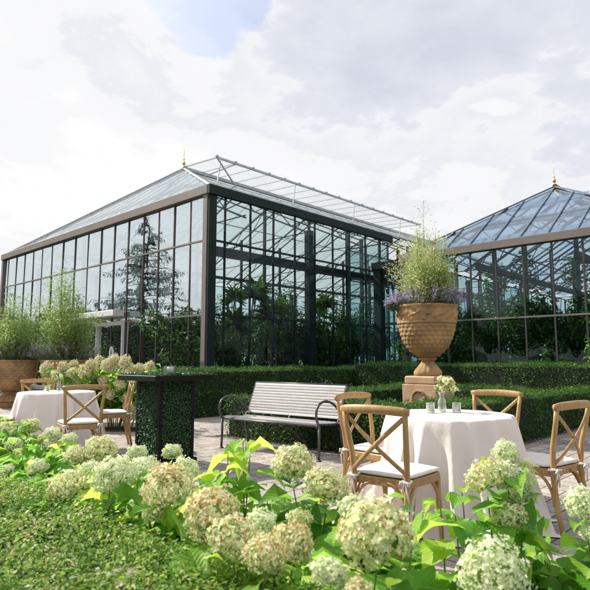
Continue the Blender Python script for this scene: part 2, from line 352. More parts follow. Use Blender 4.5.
def mth(op, a, b):
    n = N.new('ShaderNodeMath'); n.operation = op
    for i, q in enumerate((a, b)):
        if isinstance(q, (int, float)): n.inputs[i].default_value = q
        else: L.new(q, n.inputs[i])
    return n.outputs[0]
nA = wnoise(2.6, 10, .6, (3.1, 1.7, 0), .4)
hd = ray(216, -30); hd = hd / np.linalg.norm(hd)          # a hole in the cloud high on the left of the view
hole = wdot(tuple(hd), .984, 1.0)
cov = mth('SUBTRACT', mth('ADD', nA.outputs[0], .17), mth('MULTIPLY', hole.outputs[0], .55))
cm = ramp(N, [(.375, (.35, .35, .35)), (.43, (1, 1, 1))]); L.new(cov, cm.inputs[0])
nB = wnoise(1.5, 9, .56, (9.0, 4.2, 2.0), .25)
nC = wnoise(4.8, 10, .62, (1.0, 7.2, 3.0), .3)
sunny = wdot((-.80, .60, .05), .30, .92)
val = mth('ADD', mth('MULTIPLY', nB.outputs[0], .66), mth('ADD', mth('MULTIPLY', nC.outputs[0], .42), mth('MULTIPLY', sunny.outputs[0], .24)))
cr = ramp(N, [(.42, (.68, .715, .81)), (.54, (.80, .825, .90)), (.57, (.93, .935, .97)), (.64, (.86, .875, .925)), (.665, (.96, .962, .98)), (.74, (.97, .972, .985)), (.78, (1.02, 1.02, 1.025))]); L.new(val, cr.inputs[0])
bg2 = N.new('ShaderNodeBackground'); bg2.inputs[1].default_value = .69; L.new(cr.outputs[0], bg2.inputs[0])
mx = N.new('ShaderNodeMixShader'); L.new(cm.outputs[0], mx.inputs[0]); L.new(bg1.outputs[0], mx.inputs[1]); L.new(bg2.outputs[0], mx.inputs[2]); L.new(mx.outputs[0], out.inputs[0])

ld = bpy.data.lights.new('sun', 'SUN'); ld.energy = 5.0; ld.angle = R(.6); ld.color = (1, .94, .84)
lo = bpy.data.objects.new('sun', ld); COL.objects.link(lo); lo.rotation_euler = sun_dir.to_track_quat('Z', 'Y').to_euler(); lo.location = (-20, 10, 20)

cd = bpy.data.cameras.new('camera'); cam = bpy.data.objects.new('camera', cd); COL.objects.link(cam)
cam.location = (0, 0, H); cam.rotation_euler = (math.pi/2 + PITCH, 0, 0)
cd.sensor_width = 36; cd.lens = 36 * F / 590; cd.clip_end = 2000; cd.clip_start = .02
cd.dof.use_dof = True; cd.dof.focus_distance = 4.2; cd.dof.aperture_fstop = 6.5
S.camera = cam
S.view_settings.view_transform = 'Standard'; S.view_settings.look = 'None'; S.view_settings.exposure = .5; S.view_settings.gamma = 1
S.render.engine = 'CYCLES'
S.cycles.transparent_max_bounces = 28; S.cycles.max_bounces = 8; S.cycles.diffuse_bounces = 3; S.cycles.glossy_bounces = 3; S.cycles.transmission_bounces = 4
S.cycles.caustics_reflective = False; S.cycles.caustics_refractive = False; S.cycles.use_denoising = True

# ------------------------------------------------------------------ ground
def sheet(name, pts, z, mat, rz=0, origin=(0, 0)):
    me = bpy.data.meshes.new(name); me.from_pydata([(p[0], p[1], 0) for p in pts], [], [tuple(range(len(pts)))]); me.update()
    o = link(name, me, mat); o.location = (origin[0], origin[1], z); o.rotation_euler = (0, 0, rz); o['kind'] = 'structure'; return o
sheet('ground', [(-700, -700), (700, -700), (700, 700), (-700, 700)], -.03, M['ground'])
sheet('paving', [(-9, -14), (16, -14), (16, 17), (-9, 17)], 0, M['pavers'], GA)
def gp(o, a, b, z=0):  # point on the garden grid: origin + a along V + b along U
    return (o[0] + V[0]*a + U[0]*b, o[1] + V[1]*a + U[1]*b, z)
sheet('interior_floor', [(0, 0), (28, 0), (28, 15.6), (0, 15.6)], .008, M['soil'], GA, (-2.42, 15.5))
sheet('interior_floor', [(0, -8.2), (17, -8.2), (17, 0), (0, 0)], .008, M['soil'], GA, (3.8, 19.5))

# ------------------------------------------------------------------ hedges
def hedge_part(dims, parent, lsize, dens, mat, fuzz=.03, seed=0, core=True):
    """an L or straight hedge: boxes (x0,x1,y0,y1,z1) in local space; leaves lie on their faces"""
    P, Nn = [], []
    mb = MB()
    for (x0, x1, y0, y1, z1) in dims:
        mb.box(x0+.03, x1-.03, y0+.03, y1-.03, 0, z1-.03)
        faces = [((x0, x1), (y0, y1), 'z', z1), ((x0, x1), (0, z1), 'y', y0), ((x0, x1), (0, z1), 'y', y1), ((y0, y1), (0, z1), 'x', x0), ((y0, y1), (0, z1), 'x', x1)]
        for (a, b, ax, c) in faces:
            n = int((a[1]-a[0])*(b[1]-b[0])*dens*(1.3 if ax == 'z' else 1))
            p = rng.uniform(a[0], a[1], n); q = rng.uniform(b[0], b[1], n); d = rng.normal(0, fuzz, n)
            if ax == 'z': pts = np.c_[p, q, c + d]; nn = (0, 0, 1)
            elif ax == 'y': pts = np.c_[p, c + d, q]; nn = (0, -1 if c == y0 else 1, 0)
            else: pts = np.c_[c + d, p, q]; nn = (-1 if c == x0 else 1, 0, 0)
            P.append(pts); Nn.append(np.tile(nn, (n, 1)))
    P = np.concatenate(P); Nn = np.concatenate(Nn).astype(float)
    # drop leaves that fall inside another box, round the shoulders, let the face swell and sag
    keep = np.ones(len(P), bool)
    for (x0, x1, y0, y1, z1) in dims:
        keep &= ~((P[:, 0] > x0+.06) & (P[:, 0] < x1-.06) & (P[:, 1] > y0+.06) & (P[:, 1] < y1-.06) & (P[:, 2] < z1-.07))
    P = P[keep]; Nn = Nn[keep]
    sw = np.array([noise.noise(Vector((p[0]*1.3+seed, p[1]*1.3, p[2]*1.3))) for p in P])
    sw2 = np.array([noise.noise(Vector((p[0]*5+seed, p[1]*5, p[2]*5))) for p in P])
    P = P + Nn * (sw*.07 + sw2*.035)[:, None]
    Nn = norm(Nn + rng.normal(0, .55, Nn.shape) + np.array([0, 0, .35]))
    n = len(P); s = lsize * rng.uniform(.6, 1.3, n)
    rnd = np.clip(.45 + sw2*.5 + rng.normal(0, .22, n), 0, 1)
    link('foliage', leaves(P, Nn, s, s*.6, rnd=rnd), mat, parent)
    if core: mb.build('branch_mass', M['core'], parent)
def hedge(label, origin, dims, lsize, dens, rz=GA, mat=None, fuzz=.03, group=None):
    t = thing('clipped_hedge', label, 'hedge', (origin[0], origin[1], 0), rz, group)
    hedge_part(dims, t, lsize, dens, mat or M['hedge'], fuzz, seed=origin[0]*3.1)
    return t
HLo = (-2.45, 11.15)
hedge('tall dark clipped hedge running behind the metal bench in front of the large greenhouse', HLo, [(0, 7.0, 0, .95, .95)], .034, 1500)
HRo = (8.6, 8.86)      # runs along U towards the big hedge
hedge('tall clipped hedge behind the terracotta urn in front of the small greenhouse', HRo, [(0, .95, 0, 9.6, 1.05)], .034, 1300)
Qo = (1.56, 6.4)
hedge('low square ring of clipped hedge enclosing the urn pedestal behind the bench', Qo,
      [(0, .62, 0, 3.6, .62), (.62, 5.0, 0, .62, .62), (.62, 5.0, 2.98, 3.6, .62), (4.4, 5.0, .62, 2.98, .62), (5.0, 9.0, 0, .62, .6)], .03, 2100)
tpos = gp(Qo, 0, 0)
sheet('soil_bed', [(-.12, -.12), (9.0, -.12), (9.0, 3.75), (-.12, 3.75)], .006, M['soil'], GA, Qo)
sheet('soil_bed', [(-.2, -.12), (7.2, -.12), (7.2, 3.6), (-.2, 3.6)], .004, M['soil'], GA, HLo)
sheet('soil_bed', [(-.12, -.2), (5, -.2), (5, 9.2), (-.12, 9.2)], .005, M['soil'], GA, HRo)
# near hedge at the bottom left of the view, wide flat top
t = thing('clipped_hedge', 'broad sunlit low hedge with reddish leaf tips filling the front corner before the hydrangeas', 'hedge', (.95, .60, 0), GA)
hedge_part([(-1.0, -.03, -.4, 6.0, .59)], t, .017, 13000, M['fronthedge'], .022, seed=5)
P = np.c_[rng.uniform(-1.0, -.03, 46000), rng.uniform(-.4, 4.2, 46000), .60 + rng.normal(.01, .018, 46000)]
P[:, 2] += np.array([noise.noise(Vector((p[0]*4, p[1]*4, 3))) for p in P])*.03
Nn = norm(np.array([0, 0, 1.0]) + rng.normal(0, .5, P.shape)); s_ = rng.uniform(.009, .019, len(P))
clump = np.array([noise.noise(Vector((p[0]*9, p[1]*9, 7))) for p in P])
link('new_growth', leaves(P, Nn, s_, s_*.55, rnd=np.clip(.52 + clump*.5 + rng.normal(0, .2, len(P)), 0, 1)), M['fronthedge'], t)

# ------------------------------------------------------------------ greenhouses
def quad(name, pts, mat, parent):
    me = bpy.data.meshes.new(name); me.from_pydata([tuple(map(float, p)) for p in pts], [], [tuple(range(len(pts)))]); me.update()
    return link(name, me, mat, parent)
def greenhouse(root, Wd, Ln, ze, zt, ax, az_, ys, xs, rows, matF, matR, gF, gR, roofg, fasF, fasR, barmat, step=None, vent=None, truss_x=(), raf=.975, girts=(), ro=-.01, rw=.022):
    """local x = away from the hip face, y = across; hip face at x=0, side face at y=0"""
    mid = Wd/2; sl = (az_-zt)/mid; sh = (az_-zt)/ax
    zr = lambda x, y: zt + min(sl*min(y, Wd-y), sh*x)
    # hip-end wall
    for i, y in enumerate(ys[1:-1]): MB().box(-.025, .04, y-.022, y+.022, .15, ze, 0).build('mullion', matF, root)
    for z in rows[1:-1]: MB().box(-.034, .03, .0, Wd, z-.024, z+.024).build('transom', M['taupe'], root)
    for i in range(len(ys)-1):
        for j in range(len(rows)-1):
            if (i, j) in DOOR.get(root.name, ()): continue
            dx = random.uniform(-.01, .01)
            quad('glass_pane', [(dx, ys[i]+.03, rows[j]), (dx+random.uniform(-.008, .008), ys[i+1]-.03, rows[j]), (random.uniform(-.01, .01), ys[i+1]-.03, rows[j+1]), (random.uniform(-.01, .01), ys[i]+.03, rows[j+1])], gF, root)
    # side wall
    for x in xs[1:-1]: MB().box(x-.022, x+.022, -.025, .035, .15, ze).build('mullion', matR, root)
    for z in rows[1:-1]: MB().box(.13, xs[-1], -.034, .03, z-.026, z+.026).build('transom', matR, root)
    for i in range(len(xs)-1):
        for j in range(len(rows)-1):
            quad('glass_pane', [(xs[i]+.03, 0, rows[j]), (xs[i+1]-.03, random.uniform(-.004, .004), rows[j]), (xs[i+1]-.03, 0, rows[j+1]), (xs[i]+.03, random.uniform(-.004, .004), rows[j+1])], gR, root)
    MB().box(-.09, .12, .005, .20, 0, ze-.002, .01).build('corner_post', M['taupe'], root)
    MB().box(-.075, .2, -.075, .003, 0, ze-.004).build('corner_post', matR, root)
    MB().box(-.09, .12, Wd-.13, Wd+.07, 0, ze-.003).build('corner_post', M['taupe'], root)
    MB().box(-.13, .16, -.02, Wd+.1, ze, zt+.05, .012).build('eave_fascia', fasF, root)
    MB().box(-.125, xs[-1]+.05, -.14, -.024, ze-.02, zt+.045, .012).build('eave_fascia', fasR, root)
    MB().box(-.08, .1, .01, Wd, 0, .15).build('plinth', M['concrete'], root)
    MB().box(.12, xs[-1], -.08, .1, 0, .148).build('plinth', M['concrete'], root)
    # far walls, bay by bay
    sx = xs[-1]; sy = step or 0
    def far_bay(a, b, horiz):
        fr = MB(); z1 = ze
        fr.beam((*a, 0), (*a, z1), .06); fr.beam((*b, 0), (*b, z1), .06)
        for z in (.1, rows[1], rows[2] if len(rows) > 3 else rows[-1], z1): fr.beam((*a, z), (*b, z), .045)
        m_ = ((a[0]+b[0])/2, (a[1]+b[1])/2); fr.beam((*m_, 0), (*m_, z1), .035)
        o = fr.build('window_frame', M['steel'], root)
        quad('pane', [(*a, 0), (*b, 0), (*b, z1), (*a, z1)], M['glassR'], o)
    def bays(a, b, n):
        for i in range(n):
            p = [a[k] + (b[k]-a[k])*i/n for k in (0, 1)]; q = [a[k] + (b[k]-a[k])*(i+1)/n for k in (0, 1)]
            far_bay(p, q, True)
    if step: bays((sx, 0.1), (sx, step), 1)
    bays((sx, sy), (Ln, sy), max(1, int((Ln-sx)/3)))
    bays((.2, Wd), (Ln, Wd), int(Ln/3)); bays((Ln, sy), (Ln, Wd), max(2, int(Wd/3)))
    # roof glazing
    quad('roof_glazing', [(0, 0, zt), (0, Wd, zt), (ax, mid, az_)], roofg, root)
    yv = mid - vent[2] if vent else mid
    if vent:
        x0, x1, dv_, zf = vent
        quad('roof_glazing', [(0, 0, zt), (ax, mid, az_), (x0, mid, az_), (x0, yv, zr(99, yv)), (x1, yv, zr(99, yv)), (x1, mid, az_), (Ln, mid, az_), (Ln, sy, zr(99, sy)), (sx, sy, zr(99, sy)), (sx, 0, zt)], roofg, root)
    else:
        quad('roof_glazing', [(0, 0, zt), (ax, mid, az_), (Ln, mid, az_), (Ln, sy, zr(99, sy)), (sx, sy, zr(99, sy)), (sx, 0, zt)], roofg, root)
    quad('roof_glazing', [(0, Wd, zt), (Ln, Wd, zt), (Ln, mid, az_), (ax, mid, az_)], roofg, root)
    n = int(round(Wd/raf))
    for i in range(1, n):
        y = Wd*i/n; x = ax*min(y, Wd-y)/mid
        MB().beam((0, y, zt+ro), (x, y, zr(99, y)+ro), rw, rw*1.3).build('rafter', barmat, root)
    k = int(Ln/1.15)
    for i in range(1, k):
        x = i*Ln/k; ytop = mid if x > ax else mid*x/ax
        y0 = 0 if x < sx else sy
        yt = min(ytop, yv) if vent and vent[0] < x < vent[1] else ytop
        if yt > y0 + .1: MB().beam((x, y0, zr(99, y0)+ro), (x, yt, zr(99, yt)+ro), rw, rw*1.3).build('rafter', barmat, root)
        MB().beam((x, Wd, zt+ro), (x, Wd-ytop, zr(99, ytop)+ro), rw, rw*1.3).build('rafter', barmat, root)
    for a, b in (((0, 0, zt+.05), (ax, mid, az_+.05)), ((0, Wd, zt+.05), (ax, mid, az_+.05))):
        MB().beam(a, b, .06, .05).build('hip_rafter', barmat if barmat is not M['lightbar'] else M['lightbar'], root)
    MB().beam((ax, mid, az_+.05), (Ln, mid, az_+.05), .14, .14).build('ridge_beam', barmat, root)
    # purlins on the hip face
    for fr_ in (.33, .66):
        x = ax*fr_; y = mid*fr_
        MB().beam((x, y, zr(99, y)-.02), (x, Wd-y, zr(99, y)-.05), .03).build('purlin', barmat, root)
        MB().beam((x, y, zr(99, y)-.02), (Ln, y, zr(99, y)-.02), .05).build('purlin', barmat, root)
        MB().beam((x, Wd-y, zr(99, y)-.02), (Ln, Wd-y, zr(99, y)-.02), .05).build('purlin', barmat, root)
    if vent:
        x0, x1, dv_, zf = vent
        v_ = MB(); v_.beam((x0, yv, zf), (x1, yv, zf), .07, .09); v_.beam((x0, mid, az_+.12), (x0, yv, zf), .05); v_.beam((x1, mid, az_+.12), (x1, yv, zf), .05)
        nb = int((x1-x0)/.98)
        for i in range(1, nb):
            x = x0 + (x1-x0)*i/nb; v_.beam((x, mid, az_+.12), (x, yv, zf), .03)
        for i in range(nb+1):   # small clips along the free edge
            x = x0 + (x1-x0)*i/nb; v_.box(x-.06, x+.06, yv-.06, yv+.04, zf+.02, zf+.09)
        vo = v_.build('ridge_vent', barmat, root)
        quad('vent_glass', [(x0, mid, az_+.13), (x1, mid, az_+.13), (x1, yv, zf+.01), (x0, yv, zf+.01)], M['ventglass'], vo)
        for x in [x0+.1] + [x0 + (x1-x0)*f for f in (.29, .58, .86)]:
            MB().beam((x, yv+.05, zr(99, yv)), (x+.15, yv+.05, zf), .04).build('vent_strut', M['lightbar'], root)
        MB().beam((x0, yv, zf), (x0+1.2, yv+.1, zr(99, yv)), .05).build('vent_strut', M['lightbar'], root)
        MB().beam((x0+.05, yv+.9, zr(99, yv+.9)), (x0+1.1, yv, zf), .04).build('vent_strut', M['lightbar'], root)
    # steel trusses and columns inside
    for x in truss_x:
        tr_ = MB(); pts = []
        m_ = 16; y0 = .15 if x < sx else sy+.15
        for i in range(m_+1):
            y = y0 + (Wd-.15-y0)*i/m_; pts.append((y, zr(x, y)-.12))
        for i in range(m_):
            (ya, za), (yb, zb) = pts[i], pts[i+1]
            tr_.beam((x, ya, za), (x, yb, zb), .05, .07)
            tr_.beam((x, ya, za-.55), (x, yb, zb-.55), .045, .055)
            tr_.beam((x, ya, za-.55 if i % 2 else za), (x, yb, zb if i % 2 else zb-.55), .026)
        tr_.beam((x, y0, ze-.3), (x, Wd-.15, ze-.3), .03)
        tr_.build('roof_truss', M['steel'], root)
        for y in ((y0+.1), Wd*.36, Wd*.68, Wd-.3):
            w = .11 if y != y0+.1 else (.22 if abs(x-4.5) < .1 else .13)
            (MB().box(x-w/2, x+w/2, y-w/2, y+w/2, 0, zr(x, y)-.6).build('column', M['steel'], root) if (x*10) % 60 > 30 or y > 1 else None)
    for (y, z, w, h) in girts:
        MB().beam((.3, y, z), (Ln-.2, y, z), w, h).build('girder', M['steel'], root)
def finial(root, x, y, z, s=1.0):
    prof = [(.06, 0), (.07, .04), (.03, .07), (.028, .11), (.07, .16), (.085, .21), (.07, .26), (.028, .30), (.024, .36), (.045, .40), (.024, .44), (.014, .5), (.010, .8), (.003, 1.2)]
    o = MB().lathe([(r*s, h*s) for r, h in prof], 14).build('finial', M['gold'], root, True); o.location = (x, y, z)
DOOR = {}
C1 = (-2.42, 15.5)
g1 = thing('greenhouse', 'large glass greenhouse with taupe eave, dark steel frame and open ridge vent', 'greenhouse', (*C1, 0), GA)
ys1 = [.26, .87, 1.7, 2.53, 3.4, 4.35, 5.28, 6.22, 7.2, 8.25, 9.3, 10.3, 11.25, 12.17, 13.1, 14.05, 15.0, 15.46]
DOOR['greenhouse'] = {(5, 0), (6, 0)}
xs1 = [0.05, .57, 1.56, 2.54, 3.53, 4.52, 5.48, 6.44, 7.42, 8.4, 9.07]
greenhouse(g1, 15.6, 28, 5.86, 6.08, 4.58, 9.62, ys1, xs1, [.15, 2.43, 4.55, 5.86], M['bronze'], M['darkgreen_shade'], M['glassL'], M['glassR'], M['roofglass'], M['taupe'], M['darkgreen_shade'], M['lightbar'],
           step=2.2, vent=(4.6, 20.8, 2.3, 9.6), truss_x=[1.5, 4.5, 7.5, 10.5, 13.5, 16.5, 19.5, 22.5, 25.5],
           girts=[(.4, 4.4, .10, .18), (5.6, 5.5, .09, .15), (10.6, 5.5, .09, .15), (15.3, 3.2, .14, .22)])
finial(g1, 4.58, 7.8, 9.7, .95)
# door with white frame in the hip-end wall, canopy over it
d = MB()
y0, y1 = ys1[5]+.03, ys1[7]-.03
d.box(-.10, .08, y0, y0+.07, .02, 2.46); d.box(-.10, .08, y1-.07, y1, .02, 2.46); d.box(-.098, .078, y0+.09, y1-.09, 2.33, 2.46); d.box(-.098, .078, y0+.09, y1-.09, .02, .16)
door = d.build('door', M['white'], g1)
quad('pane', [(-.01, y0+.09, .16), (-.01, y1-.09, .16), (-.01, y1-.09, 2.33), (-.01, y0+.09, 2.33)], M['glassL'], door)
MB().tube([(-.14, y0+.2, .9), (-.14, y0+.2, 1.3)], .014).build('handle', M['benchframe'], door)
em = MB(); em.lathe([(.155, 0), (.155, .006)], 28); e_ = em.build('emblem', M['emblem'], door); e_.rotation_euler = (0, -math.pi/2, 0); e_.location = (-.02, (y0+y1)/2-.1, 1.42); e_.scale = (1.35, 1, 1)
e2 = MB()   # crest-like mark on the decal
e2.box(-.03, .05, -.05, .05, .006, .010); e2.add([(-.03, -.05, .0095), (-.03, .05, .0095), (-.10, 0, .0095)], [(0, 1, 2)]); e2.box(.07, .085, -.07, .07, .006, .010); e2.box(.10, .112, -.045, .045, .006, .010)
o = e2.build('emblem_print', M['decalgrey'], door); o.rotation_euler = (0, -math.pi/2, 0); o.location = e_.location
MB().box(-.5, -.10, 4.3, 8.3, 2.60, 2.79, .01).build('door_canopy', M['white'], g1)
for y in (8.2,): MB().box(-.48, -.40, y-.04, y+.04, 0, 2.6).build('canopy_post', M['white'], g1)

P2 = (3.8, 19.5); W2 = 8.2
O2 = (P2[0] - U[0]*W2, P2[1] - U[1]*W2)
g2 = thing('glass_pavilion', 'smaller greenhouse with blue tinted hipped glass roof and taupe eave behind the urn', 'greenhouse', (*O2, 0), GA)
ys2 = [W2 - .84*i for i in range(10)][::-1]; ys2 = [0.03] + [y for y in ys2 if y > .5]
greenhouse(g2, W2, 17, 4.60, 4.80, 3.5, 7.22, ys2, [0.05]+[i*1.13 for i in range(1, 8)], [.15, 2.44, 4.60], M['bronze'], M['bronze'], M['glassR'], M['glassR'], M['roofblue'], M['taupe'], M['taupe'], M['bluegrey'],
           truss_x=[1.6, 4.4, 7.2, 10, 12.8], raf=.84, ro=.02, rw=.045, girts=[(2.6, 4.2, .12, .2), (5.6, 4.2, .12, .2)])
finial(g2, 3.5, W2/2, 7.32, .75)
sl2 = (7.22-4.8)/3.5
for (f0, f1) in ((.05, .26), (.42, .6), (.74, .92)):
    for yy in ((0.4, 3.0), (3.05, 5.2), (5.25, 7.8)) if f0 < .1 else ((1.6, 3.4), (3.9, 6.2)) if f0 < .5 else ((2.9, 5.3),):
        a, b_ = 3.5*f0, 3.5*f1
        quad('shade_screen', [(a, yy[0], 4.8+sl2*a-.22), (a, yy[1], 4.8+sl2*a-.22), (b_, yy[1], 4.8+sl2*b_-.22), (b_, yy[0], 4.8+sl2*b_-.22)], M['screen'], g2)
# a small open vent poking above the far roof slope
for g_, x_, y_, z_ in ((g2, 6.5, W2*.62, 6.95), (g1, 6.0, 12.6, 8.1)):
    vb = MB(); vb.beam((x_, y_, z_), (x_+1.4, y_, z_), .05); vb.beam((x_, y_, z_), (x_, y_+1.0, z_+.25), .05); vb.beam((x_+1.4, y_, z_), (x_+1.4, y_+1.0, z_+.25), .05); vb.beam((x_, y_+1, z_+.25), (x_+1.4, y_+1, z_+.25), .06)
    vb.beam((x_, y_+.9, z_+.2), (x_, y_+.6, z_-.4), .04)
    vo = vb.build('roof_vent', M['lightbar'], g_)
    quad('vent_glass', [(x_, y_, z_+.02), (x_+1.4, y_, z_+.02), (x_+1.4, y_+1, z_+.27), (x_, y_+1, z_+.27)], M['roofglass'], vo)

# glazed link between the two houses
gl_ = thing('link_passage', 'dark framed flat roofed glass passage joining the two greenhouses behind the urn', 'passage', (*P2, 0), GA)
for (x, y, w) in ((.15, 1.12, .3), (.15, .12, .12), (3.0, 1.12, .2), (1.6, 1.12, .12)):
    MB().box(x-w/2, x+w/2, y-w/2, y+w/2, 0, 4.45).build('post', M['darkgreen_shade'], gl_)
MB().box(-.05, 3.2, .06, 1.32, 4.452, 4.72, .01).build('roof_slab', M['darkgreen_shade'], gl_)
MB().box(.04, .12, .2, .96, 2.4, 2.5).build('door_head', M['darkgreen_shade'], gl_)
dd = MB(); dd.box(.05, .1, .2, .26, .02, 2.398); dd.box(.05, .1, .9, .96, .02, 2.398); dd.box(.05, .1, .26, .9, .02, .14); dd.box(.05, .1, .26, .9, 1.1, 1.16)
do = dd.build('door', M['darkgreen_shade'], gl_)
quad('pane', [(.08, .26, .14), (.08, .9, .14), (.08, .9, 2.38), (.08, .26, 2.38)], M['glassR'], do)
quad('glass_pane', [(.08, .2, 2.5), (.08, .96, 2.5), (.08, .96, 4.45), (.08, .2, 4.45)], M['glassR'], gl_)
quad('glass_pane', [(.32, 1.15, .05), (1.5, 1.15, .05), (1.5, 1.15, 4.45), (.32, 1.15, 4.45)], M['glassR'], gl_)
quad('glass_pane', [(1.7, 1.15, .05), (2.9, 1.15, .05), (2.9, 1.15, 4.45), (1.7, 1.15, 4.45)], M['glassR'], gl_)
for y in (.45, .7):
    MB().beam((.1, y, 3.4), (.1, y+.2, 4.4), .05).build('brace', M['darkgreen_shade'], gl_)

# ------------------------------------------------------------------ plants inside the houses
def blob_points(n, c, r, flat=1.0, lumps=9, shell=.45):
    """points through a lumpy crown"""
    cs = np.array([[random.gauss(0, .45), random.gauss(0, .45), random.gauss(0, .42)] for _ in range(lumps)]); k = rng.integers(0, lumps, n)
    d = norm(rng.normal(size=(n, 3))); rr = rng.uniform(shell, 1, n)**.6
    rad = np.array([random.uniform(.3, .55) for _ in range(lumps)])[k]
    p = cs[k] + d*(rr*rad)[:, None]
    return np.array(c) + p*np.array([r[0], r[1], r[2]]), norm(d + np.array([0, 0, .4]) + rng.normal(0, .4, (n, 3)))
def shrub_proto(name, hgt, rad, n, ls, mat, cat, lab, stems=5, trunk=False):
    t = thing(name, lab, cat)
    P, Nn = blob_points(n, (0, 0, hgt*.56), (rad, rad, hgt*.48), lumps=12)
    P[:, 2] = np.maximum(P[:, 2], .05)
    link('foliage', leaves(P, Nn, ls*rng.uniform(.6, 1.3, n), ls*.42), mat, t)
    mb = MB()
    for i in range(stems):
        a = i*2.4; mb.tube([(0.05*math.cos(a), .05*math.sin(a), 0), (.3*rad*math.cos(a), .3*rad*math.sin(a), hgt*.4), (.5*rad*math.cos(a), .5*rad*math.sin(a), hgt*.85)], [.03, .02, .008], 6)
    mb.build('stem', M['bark'], t); return t
def dracaena_proto(hgt, nheads, lab):
    t = thing('dracaena', lab, 'indoor plant'); mb = MB(); P, Nn, T, Ls = [], [], [], []
    for i in range(nheads):
        a = i*2.4 + random.random(); r = random.uniform(.15, .6)*min(1, nheads/3); h = hgt*random.uniform(.55, 1)
        p0 = Vector((.05*math.cos(a), .05*math.sin(a), 0)); p1 = Vector((r*.5*math.cos(a), r*.5*math.sin(a), h*.5)); p2 = Vector((r*math.cos(a), r*math.sin(a), h))
        mb.tube([p0, p1, p2], [.035, .028, .02], 6)
        for k in range(70):
            az = random.random()*6.283; el = random.uniform(-.4, 1.35)
            T.append((math.cos(az)*math.cos(el), math.sin(az)*math.cos(el), math.sin(el))); P.append(tuple(p2 + Vector((0, 0, random.uniform(-.12, .05)))))
            Nn.append((-math.cos(az)*math.sin(el), -math.sin(az)*math.sin(el), math.cos(el)+.01)); Ls.append(random.uniform(.4, .62))
    tm = (np.array([[0, -.5, 0], [.5, -.5, .06], [1, -.05, -.16], [1, .05, -.16], [.5, .5, .06], [0, .5, 0]]), np.array([[0, 1, 2, 3, 4, 5]]))
    link('leaf_rosette', leaves(P, Nn, np.array(Ls), .045, tm, T=np.array(T)), M['dracaena'], t)
    mb.build('stem', M['cane'], t); return t
ORD = ['first', 'second', 'third', 'fourth', 'fifth', 'sixth', 'seventh', 'eighth', 'ninth', 'tenth', 'eleventh', 'twelfth', 'thirteenth', 'fourteenth', 'fifteenth', 'sixteenth']
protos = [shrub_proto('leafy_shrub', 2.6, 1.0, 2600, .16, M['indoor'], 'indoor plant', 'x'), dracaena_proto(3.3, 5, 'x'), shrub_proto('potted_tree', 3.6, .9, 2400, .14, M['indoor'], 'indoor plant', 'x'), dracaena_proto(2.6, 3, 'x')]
used = set()
def put(proto, xy, z, sc, rz, label, group=None):
    if proto.name in used: o = copy_tree(proto)
    else: o = proto; used.add(proto.name)
    o.location = (xy[0], xy[1], z); o.scale = (sc, sc, sc); o.rotation_euler = (0, 0, rz); o['label'] = label
    if group: o['group'] = group
    return o
kindsR = [(0, 1.0), (1, .95), (0, .8), (1, 1.12), (3, 1.2), (2, 1.0), (0, 1.1), (1, 1.05), (2, .95), (0, 1.0)]
for i, (k, sc) in enumerate(kindsR):
    x = (xs1[i]+xs1[i+1])/2 if i else .7
    nm = ['bushy dark shrub', 'tall spiky dracaena', 'slender indoor tree', 'low spiky dracaena'][k]
    put(protos[k], gp(C1, x, 1.5+.5*(i % 2)), 0, sc, i*1.3, f'{nm} in the large greenhouse behind the {ORD[i]} bench side bay from the corner')
for i, (x, y, k, sc) in enumerate([(2.2, 4.3, 0, 1.15), (4.0, 4.6, 2, .9), (6.2, 4.2, 0, 1.25), (8.2, 4.6, 2, 1.0), (10.4, 4.4, 0, 1.2), (12.5, 5.2, 2, 1.0)]):
    put(protos[k], gp(C1, x, y), 0, sc, i*.9, f"{'dense dark shrub' if k == 0 else 'thin leafy tree'} in the second row inside the large greenhouse, {ORD[i]} from the corner", None)
for i, (x, y, k, sc) in enumerate([(1.6, 2.6, 0, .9), (1.5, 4.2, 3, .9), (1.7, 7.6, 0, 1.0), (1.6, 9.6, 2, .7), (1.6, 11.5, 0, 1.0), (1.7, 13.6, 1, .8), (4, 8.5, 0, 1.2), (4.5, 11, 0, 1.2)]):
    put(protos[k], gp(C1, x, y), 0, sc, i*1.9, f"dim indoor plant behind the door side wall of the greenhouse, {ORD[i]} from the corner")
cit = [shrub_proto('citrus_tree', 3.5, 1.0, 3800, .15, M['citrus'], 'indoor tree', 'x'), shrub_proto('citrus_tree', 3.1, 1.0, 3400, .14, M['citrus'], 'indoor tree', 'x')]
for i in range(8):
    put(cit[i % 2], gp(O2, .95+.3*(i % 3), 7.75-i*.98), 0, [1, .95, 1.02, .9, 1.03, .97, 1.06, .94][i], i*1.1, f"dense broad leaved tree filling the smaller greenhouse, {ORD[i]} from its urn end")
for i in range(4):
    put(cit[i % 2], gp(O2, 3.4, 7.0-i*2.0), 0, 1.06, i*2.1+.5, f"tall broad leaved tree in the smaller greenhouse's rear row, {ORD[i]} from the urn")

